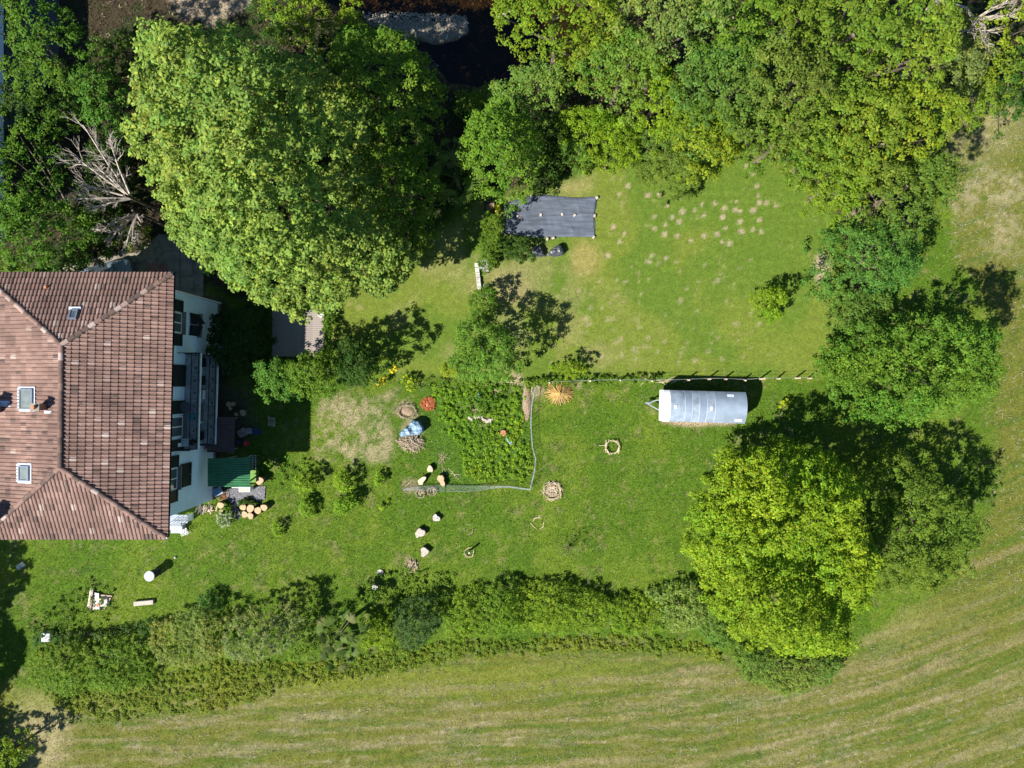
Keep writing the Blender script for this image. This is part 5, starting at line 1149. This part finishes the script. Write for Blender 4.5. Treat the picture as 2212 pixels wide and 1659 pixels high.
for i, (x, y, l) in enumerate(((1117, 468, 'stone on an orange patch, leftmost on the black sheet'), (1168, 465, 'pale stone left of the middle of the black sheet'), (1214, 464, 'pale stone in the middle of the black sheet'), (1241, 466, 'flat pale stone right of the middle of the black sheet'), (1284, 467, 'pale stone at the right edge of the black sheet'), (1148, 426, 'pale stone on the upper edge of the black sheet'), (1195, 515, 'pale stone on the lower edge of the black sheet'), (1289, 428, 'pale stone on the upper right corner of the sheet'), (1282, 513, 'pinkish stone on the lower right corner of the sheet'), (1182, 517, 'small stone between sacks and sheet'))):
    p = P(x, y); s = .16; tag(MB().box((p.x, p.y, .13), (s * 1.2, s, .1), rg.uniform(0, 3), taper=.75).build('stone', M['palestone']), l, 'stone', sg)
p = P(1119, 469); tag(MB().box((p.x, p.y, .085), (.42, .3, .03), .1).build('tile_piece', M['terracotta']), 'orange clay plate under the leftmost stone on the sheet', 'tile')
# compost bin and yellow sack
p = P(1058, 450); t = empty('compost_bin', (p.x, p.y, 0), 0, 'open black square bin at the top of the narrow hedge', 'bin')
for (cx, cy, w, d) in ((-.3, 0, .03, .5), (.3, 0, .03, .5), (0, .25, .57, .03), (0, -.25, .57, .03)): MB().box((cx, cy, .35), (w, d, .7)).build('side', M['black'], t)
MB().box((0, 0, .2), (.56, .46, .3)).build('content', M['mulch'], t)
cloth('yellow_sack', 'bright yellow sack beside the open black bin', 'sack', [(1066, 442), (1080, 440), (1081, 452), (1070, 455), (1065, 452)], .5, .16, 'yellow', 12, .03, 4)
# old wall fragment between lawn halves
p = P(1033, 600); b = MB(); t = empty('low_wall', (p.x, p.y, 0), R(6), 'short strip of low grey wall between the two hedge pieces', 'wall')
for k in range(6): MB().box((rg.uniform(-.02, .02), -.75 + k * .3, .12), (.26, .28, .26), rg.uniform(-.08, .08), taper=.94).build('stone', M['stone'], t)
# wire netting fence
t = empty('wire_netting', P(1050, 1050), 0, 'galvanised wire netting sagging round two sides of the vegetable patch', 'fence'); so = Vector(t.location)
path = [(871, 1056), (890, 1052), (920, 1049), (960, 1047), (1010, 1049), (1060, 1049), (1100, 1050), (1144, 1056), (1153, 1020), (1156, 990), (1149, 965), (1146, 920), (1147, 880), (1152, 850), (1157, 832)]
pw = [P(x, y) - so for x, y in path]; segs = []
for i in range(len(pw) - 1):
    n = max(2, int((pw[i + 1] - pw[i]).length / .085))
    segs += [pw[i].lerp(pw[i + 1], k / n) for k in range(n)]
segs.append(pw[-1]); wire = MB(); H = .62
def off(i):
    u = i / len(segs); return Vector((0, -1, 0)) * (.30 * math.sin(min(1, u / .42) * 3.14) ** 1 if u < .42 else 0) + Vector((.03, 0, 0))
rows = 8
grid = [[segs[i] + off(i) * (r_ / rows) * 1.0 + Vector((rg.uniform(-.01, .01), rg.uniform(-.01, .01), H * r_ / rows)) for r_ in range(rows + 1)] for i in range(len(segs))]
def strip(a, c, w=.0045): 
    d = (c - a).normalized(); s = Vector((-d.y, d.x, 0)); s = s.normalized() * w if s.length > .01 else Vector((w, 0, 0)); wire.add([a - s, a + s, c + s, c - s], [(0, 1, 2, 3)])
for i in range(len(segs) - 1):
    for r_ in range(rows):
        if (i + r_) % 2: strip(grid[i][r_], grid[i + 1][r_ + 1])
        else: strip(grid[i][r_ + 1], grid[i + 1][r_])
o = wire.build('netting', M['galv'], t); o['kind'] = 'stuff'
MB().tube([g_[rows] for g_ in grid], .010, 4).build('top_wire', M['galv'], t); MB().tube([g_[0] + Vector((0, 0, .04)) for g_ in grid], .007, 4).build('bottom_wire', M['galv'], t)
for i in (0, 30, 60, 92, 115, 140, len(segs) - 1):
    if i < len(segs): MB().tube([segs[i], segs[i] + off(i) + Vector((0, 0, .75))], .014, 5).build('stake', M['darkmetal'], t)
# post and wire fence
t = empty('wire_fence', P(1450, 820), 0, 'old post and wire fence between lawn and garden', 'fence'); so = Vector(t.location)
fx = [(1185, 826), (1272, 824), (1340, 822), (1403, 822), (1480, 820), (1526, 820), (1563, 819), (1605, 820), (1640, 819), (1679, 818), (1718, 817), (1745, 817)]
tops = []
for i, (x, y) in enumerate(fx):
    q = P(x, y) - so; h = rg.uniform(.75, .95); tp = q + Vector((rg.uniform(-.15, .05), rg.uniform(-.10, .04), h)); MB().tube([q - Vector((0, 0, .05)), tp], [.055, .045], 7).build('post', M['palewood'], t); tops.append((q, tp))
for k in (.45, .92): MB().tube([a.lerp(c, k) + Vector((0, .05, 0)) for a, c in tops], .007, 4).build('wire', M['galv'], t)
# sagging line of dead wood along the fence
heap('branch_litter', 'pale branches lying under the fence left of the trailer', 'branches', 1430, 822, [('branches', 'palewood', 14, 1.6, .12, .9, .018, .05, 'pile', 0)], 21)
heap('branch_litter', 'pinkish branches by the fence above the weeds', 'branches', 1100, 822, [('branches', 'palewood', 12, .7, .2, .7, .018, .06, 'pile', 0)], 22)
heap('branch_litter', 'long brown branches below the weeds right of the stick pile', 'branches', 956, 995, [('branches', 'stick', 9, .12, .6, .9, .018, .07, 'pile', 1.7)], 23)
heap('branch_litter', 'pale curved stick above the netting', 'branches', 982, 1024, [('branches', 'palewood', 3, .1, .05, 1.0, .014, .04, 'pile', .1)], 24)
heap('log_pile', 'dark splintered log pile below the pale round stump', 'wood pile', 893, 1219, [('logs', 'stick', 10, .32, .2, .55, .05, .2, 'pile', None), ('bark_pieces', 'bark', 8, .3, .2, .4, .05, .15, 'pile', None)], 25)
heap('log_pile', 'stacked split logs along the foot of the house wall', 'wood pile', 447, 1098, [('logs', 'palewood', 26, .75, .18, .4, .045, .3, 'pile', 1.4)], 26)
heap('log_pile', 'reddish prunings between wall corner and gravel', 'wood pile', 482, 1070, [('sticks', 'terracotta', 18, .3, .2, .4, .015, .2, 'pile', None), ('twigs', 'stick', 18, .35, .25, .4, .012, .25, 'ring', None)], 27)
heap('branch_litter', 'dry straw and sticks under the tall weeds by the fence', 'branches', 1075, 846, [('sticks', 'palewood', 16, .4, .15, .5, .012, .05, 'pile', None)], 28)
heap('branch_litter', 'thin twig frame lying on the dry grass patch', 'branches', 776, 893, [('sticks', 'palewood', 6, .26, .26, .4, .012, .04, 'ring', None)], 29)
heap('branch_litter', 'twigs right of the trailer below the wide tree edge', 'branches', 1806, 856, [('sticks', 'palewood', 7, .1, .3, .6, .013, .05, 'pile', 1.4)], 30)
heap('branch_litter', 'thin sticks in the grass below the trailer', 'branches', 1472, 911, [('sticks', 'palewood', 6, .25, .1, .3, .012, .05, 'pile', .2)], 31)
# terracotta pots
for (x, y, l) in ((1087, 935, 'terracotta pot in the weeds near the netting'),):
    p = P(x, y); t = empty('flower_pot', (p.x, p.y, 0), 0, l, 'pot'); MB().tube([(0, 0, 0), (0, 0, .22)], [.12, .17], 14).build('pot', M['terracotta'], t); MB().tube([(0, 0, .19), (0, 0, .235)], .185, 14).build('rim', M['terracotta'], t)
# ---------------------------------------------------------------- arched trailer
M['polysheet_b'] = mat('grey_blue_sheeting_worn', (.215, .26, .32), .42, .3, 2.2, .1, 3, spec=.45)
zt_, ze = 2.05, 1.62
tl = empty('trailer', P(1514, 878, 0), R(-1.6), 'long arched trailer with grey blue sheeted roof and white front', 'trailer'); so = Vector(tl.location)
k = (CAMZ - 1.75) / F; L = 178 * k; W = 68 * k; ox = (P(1522, 879, 1.75) - so).x; oy = (P(1522, 879, 1.75) - so).y
x0 = ox - L / 2; x1 = ox + L / 2
def arch(xa, xb, name, mt, lift=0.0, n=16, over=0.0):
    b_ = MB(); vs = []; hw = W / 2 + over
    for x in (xa, xb):
        for i in range(n + 1): t = -1 + 2 * i / n; vs.append((x, oy + hw * t, ze + (zt_ - ze) * math.cos(t * math.pi / 2) ** .8 + lift))
    m = n + 1; fs = [(i, i + m, i + m + 1, i + 1) for i in range(n)]; return b_.add(vs, fs).build(name, mt, tl, True)
xs = [x0 + .38, x0 + .38 + .86, x0 + 1.66, x0 + 2.08, x0 + 2.52, x0 + 3.0, x1]
for i in range(len(xs) - 1): arch(xs[i] + (.0 if i == 0 else -.02), xs[i + 1], 'roof_sheet', M['polysheet'] if i % 2 else M['polysheet_b'], .006 * (i % 2) + .004 * i)
for x in xs[1:-1]: arch(x - .007, x + .007, 'seam', M['seam'] if 'seam' in M else M.setdefault('seam', mat('pale_seam', (.62, .68, .76), .5, .1, 4)), .035)
arch(x0, x0 + .40, 'front_roof', M['white'], -.012)
for s_ in (-1, 1):
    MB().box((x0 + .7, oy + s_ * .40, zt_ - .10), (.62, .02, .02)).build('strap', M['seam'], tl)
    MB().box((x0 + 2.75, oy + s_ * .42, zt_ - .11), (.45, .02, .02)).build('strap', M['seam'], tl)
for (px_, py_, w_, h_) in ((x1 - .45, -W * .40, .42, .18), (x1 - .95, W * .38, .40, .18), (x0 + .65, -.05, .14, .22), (x0 + 2.75, -.08, .12, .22)):
    t_ = py_ / (W / 2); zz = ze + (zt_ - ze) * math.cos(t_ * math.pi / 2) ** .8; sl = math.atan(-(zt_ - ze) * math.sin(t_ * math.pi / 2) * math.pi / 2 / (W / 2))
    MB().box((px_, oy + py_, zz + .045), (w_, h_, .006), M=Matrix.Rotation(sl, 4, 'X')).build('patch', M['seam'], tl)
vs = []; n = 12
for x in (x0 + .01, x1 - .03):
    b_ = MB(); ring = [(x, oy + W / 2 * (-1 + 2 * i / n), ze + (zt_ - ze) * math.cos((-1 + 2 * i / n) * math.pi / 2) ** .8 - .02) for i in range(n + 1)] + [(x, oy + W / 2, .45), (x, oy - W / 2, .45)]
    b_.add(ring, [tuple(range(len(ring)))]).build('end_wall', M['white'], tl)
for s_ in (-1, 1): MB().box(((x0 + x1) / 2, oy + s_ * (W / 2 - .02), (ze + .45) / 2), (L - .06, .03, ze - .45)).build('side_wall', M['polysheet'], tl)
MB().box(((x0 + x1) / 2, oy, .42), (L - .1, W - .1, .08)).build('chassis', M['darkmetal'], tl)
for s_ in (-1, 1):
    w_ = MB().tube([(ox + .2, oy + s_ * (W / 2 - .22), .28), (ox + .2, oy + s_ * (W / 2 - .04), .28)], .28, 16).build('wheel', M['tyre'], tl); MB().tube([(ox + .2, oy + s_ * (W / 2 - .05), .28), (ox + .2, oy + s_ * (W / 2 - .03), .28)], .15, 12).build('rim', M['metalgrey'], w_)
tip = P(1396, 874, .5) - so
for s_ in (-1, 1): MB().tube([(x0 + .1, oy + s_ * .36, .45), (tip.x, tip.y, .5)], .035, 6).build('drawbar', M['metalgrey'], tl)
MB().box((tip.x + .12, tip.y, .52), (.35, .12, .12), taper=.7).build('coupling', M['metalgrey'], tl); MB().tube([(tip.x + .25, tip.y + .06, .05), (tip.x + .25, tip.y + .06, .8)], .03, 6).build('jockey_leg', M['metalgrey'], tl)
MB().tube([(x1, oy - .3, .9), (x1 + .12, oy - .3, .6)], .02, 5).build('catch', M['darkmetal'], tl)
# ---------------------------------------------------------------- left garden corner
p = P(322, 1245, .95); t = empty('water_butt', (p.x, p.y, 0), 0, 'round standing drum with pale grey lid on the left lawn', 'barrel')
MB().tube([(0, 0, 0), (0, 0, .45), (0, 0, .9)], [.24, .28, .24], 20).build('drum', M['darkmetal'], t, True); MB().tube([(0, 0, .9), (0, 0, .95)], .31, 24).build('lid', M['lid'], t); 
MB().tube([(.23 * math.cos(a), .23 * math.sin(a), .957) for a in [i * .3 + .2 for i in range(9)]], .012, 4).build('lid_rib', M['white'], t); MB().box((.02, .03, .956), (.16, .05, .012), .6).build('lid_mark', M['white'], t)
p = P(311, 1302, .1); tag(MB().box((p.x, p.y, .12), (1.22, .26, .16), R(5), taper=.98).build('concrete_kerb', M['palestone']), 'pale concrete beam lying in the left lawn', 'beam')
p = P(99, 1377, .5); t = empty('metal_box', (p.x, p.y, 0), R(-2), 'small pale metal box by the hedge at the lower left', 'box'); MB().box((0, 0, .25), (.46, .46, .5)).build('box', M['metalgrey'], t); MB().box((0, 0, .52), (.50, .50, .04)).build('lid', M['lid'], t)
p = P(45, 1222); tag(MB().box((p.x, p.y, .1), (.5, .35, .25), .6, taper=.6).build('stone', M['stone']), 'rough stone in the shade at the left edge', 'stone')
p = P(379, 1204); tag(MB().box((p.x, p.y, .05), (.14, .18, .14), .3, taper=.6).build('stone', M['palestone']), 'single white stone in the grass below the roof corner', 'stone')
t = empty('junk_pile', P(215, 1297), R(-20), 'pile of planks and junk on the grass at the lower left', 'junk pile')
for (x, y, z, l, w, a, mm) in ((-.55, 0, .12, 1.2, .16, 100, 'palewood'), (-.42, -.05, .18, 1.3, .14, 104, 'plank'), (-.25, -.1, .10, 1.1, .20, 98, 'plank'), (-.02, 0, .2, 1.0, .22, 112, 'seam'), (-.1, -.5, .12, .6, .12, 20, 'palewood'), (.3, .45, .1, .8, .1, 15, 'stick'), (.55, 0, .1, .9, .08, 80, 'stick'), (.2, -.45, .1, .7, .1, 10, 'palewood')):
    MB().box((x, y, z), (l, w, .05), R(a), taper=.97).build('board', M[mm], t)
MB().box((.35, .05, .12), (.6, .6, .2), R(20), taper=.8).build('crate', M['stone'], t); MB().tube([(.1, -.2, .2), (.1, -.2, .26)], .12, 12).build('ring', M['terracotta'], t); MB().box((.15, .2, .25), (.2, .12, .1), .3, taper=.6).build('yellow_scrap', M['yellow'], t); MB().box((.4, .3, .28), (.3, .04, .03), R(30)).build('rod', M['darkmetal'], t)
# chair lying on the shaded grass
p = P(588.4, 911); t = empty('folding_chair', (p.x, p.y, 0), R(-12), 'small wooden slatted chair lying in the shade', 'chair')
for (q, w) in (((-.14, .22), 0), ((.14, .22), 0)): pass
for k in range(5): MB().box((.02, -.25 + k * .065, .14), (.34, .04, .018)).build('slat', M['stick'], t)
for k in range(3): MB().box((-.03, .12 + k * .07, .20 + k * .03), (.36, .04, .018)).build('slat', M['stick'], t)
for s_ in (-1, 1): MB().tube([(.02 + s_ * .19, -.28, .1), (.02 + s_ * .19, .05, .15), (-.06 + s_ * .19, .32, .28)], .016, 5).build('frame', M['palewood'], t)
p = P(531.5, 958, .3); t = MB().tube([(p.x, p.y, 0), (p.x, p.y, .35)], [.12, .16], 12).build('bucket', M['red']); tag(t, 'small red bucket in the shade by the brown lean-to', 'bucket')
p = P(553, 932, .1); tag(MB().box((p.x, p.y, .08), (.62, .38, .05), -.1).build('board', M['blue']), 'dark blue board on the shaded grass', 'board')
p = P(536, 931, .1); tag(MB().box((p.x, p.y, .1), (.45, .36, .06), .05).build('pallet', M['plank']), 'grey pallet left of the dark blue board', 'pallet')
p = P(516, 955, .2); tag(MB().box((p.x, p.y, .15), (.36, .3, .25), .2, taper=.8).build('crate', M['blue']), 'blue crate in the clutter by the lean-to', 'crate')
p = P(520, 935, .3); tag(MB().box((p.x, p.y, .15), (.5, .5, .3), .5, taper=.8).build('crate', M['plank']), 'grey wooden crate in the clutter by the lean-to', 'crate')
p = P(546.7, 1029, .7); t = empty('green_bin', (p.x, p.y, 0), 0, 'lime green cabinet at the sunny end of the shelter', 'cabinet'); MB().box((0, 0, .35), (.32, .70, .7)).build('body', M['limegreen'], t); MB().box((0, 0, .715), (.36, .74, .03)).build('lid', M['limegreen'], t)
p = P(546, 999, .6); t = empty('wire_cage', (p.x, p.y, 0), 0, 'dark wire rack between shelter and lawn in the shade', 'rack')
b = MB()
for i in range(7): b.tube([(-.18, -.42 + i * .14, .6), (.18, -.42 + i * .14, .6)], .012, 4)
for i in range(3): b.tube([(-.18 + i * .18, -.42, .6), (-.18 + i * .18, .42, .6)], .012, 4)
b.build('grille', M['galv'], t)
for sx in (-.17, .17):
    for sy in (-.4, .4): MB().tube([(sx, sy, 0), (sx, sy, .6)], .014, 5).build('leg', M['galv'], t)
p = P(528.5, 1057, .7); t = empty('white_frame', (p.x, p.y, 0), 0, 'white tray frame sticking out below the green roof', 'frame')
for (cx, cy, w, d) in ((0, .14, .66, .03), (0, -.14, .66, .03), (-.32, 0, .03, .25), (.32, 0, .03, .25)): MB().box((cx, cy, .72), (w, d, .04)).build('rail', M['white'], t)
MB().box((0, 0, .69), (.6, .24, .02)).build('tray', M['palewood'], t)
for sx in (-.3, .3): MB().box((sx, 0, .34), (.04, .2, .68)).build('leg', M['white'], t)
# green clothes line poles on the grass
for i, (x, y, a, l, lab) in enumerate(((509, 1165, 38, 1.6, 'upper left thin dark rod'), (530, 1202, 37, 1.4, 'middle thin dark rod'), (568, 1242, 36, 1.3, 'lower right thin dark rod'), (880, 1042, 42, 1.1, 'thin dark stake at the left netting end'), (864, 876, 35, 1.0, 'thin dark rod at the edge of the dry patch'))):
    p = P(x, y); d = Vector((math.cos(R(a)), math.sin(R(a)), 0)) * l / 2; tag(MB().tube([Vector((p.x, p.y, .06)) - d, Vector((p.x, p.y, .1)) + d], .016, 5).build('rod', M['shutter']), lab + ' lying in the grass', 'rod')
# garden table and blue chair under wall
p = P(470, 1062, .7); t = empty('blue_bench', (p.x, p.y, 0), R(25), 'small blue table in the shade at the wall corner', 'table'); MB().box((0, 0, .7), (.55, .45, .04)).build('table_top', M['bluetarp'], t)
for sx in (-.24, .24):
    for sy in (-.18, .18): MB().tube([(sx, sy, 0), (sx * .9, sy * .9, .68)], .018, 5).build('leg', M['darkmetal'], t)
for (x, y, w, d, l) in ((460, 755, .35, .4, 'pale blue box at the foot of the wall north of the balconies'), (474, 795, .3, .9, 'low blue grey ledge below the lower balcony')):
    p = P(x + 12, y, .4); tag(MB().box((p.x, p.y, .22), (w, d, .44)).build('storage_box', M['bluetarp']), l, 'box')
# river stones, pale
SX = sorted([rg.uniform(960, 1010) for _ in range(5)] + [rg.uniform(880, 1000) for _ in range(5)] + [rg.uniform(1060, 1110) for _ in range(4)])
for i, x in enumerate(SX):
    y = 60 + rg.uniform(-25, 30) if x < 1020 else rg.uniform(30, 85)
    z = float(gz(np.array([x]), np.array([y]))[0]); p = P(x, y, z); s = rg.uniform(.18, .3); tag(MB().box((p.x, p.y, max(z, -.8) + s * .1), (s * 1.3, s, s * .6), rg.uniform(0, 3), taper=.65).build('river_stone', M['palestone']), ORD[i] + ' pale rounded stone from the left in the shallow stream', 'stone', 'pale stones in the stream')
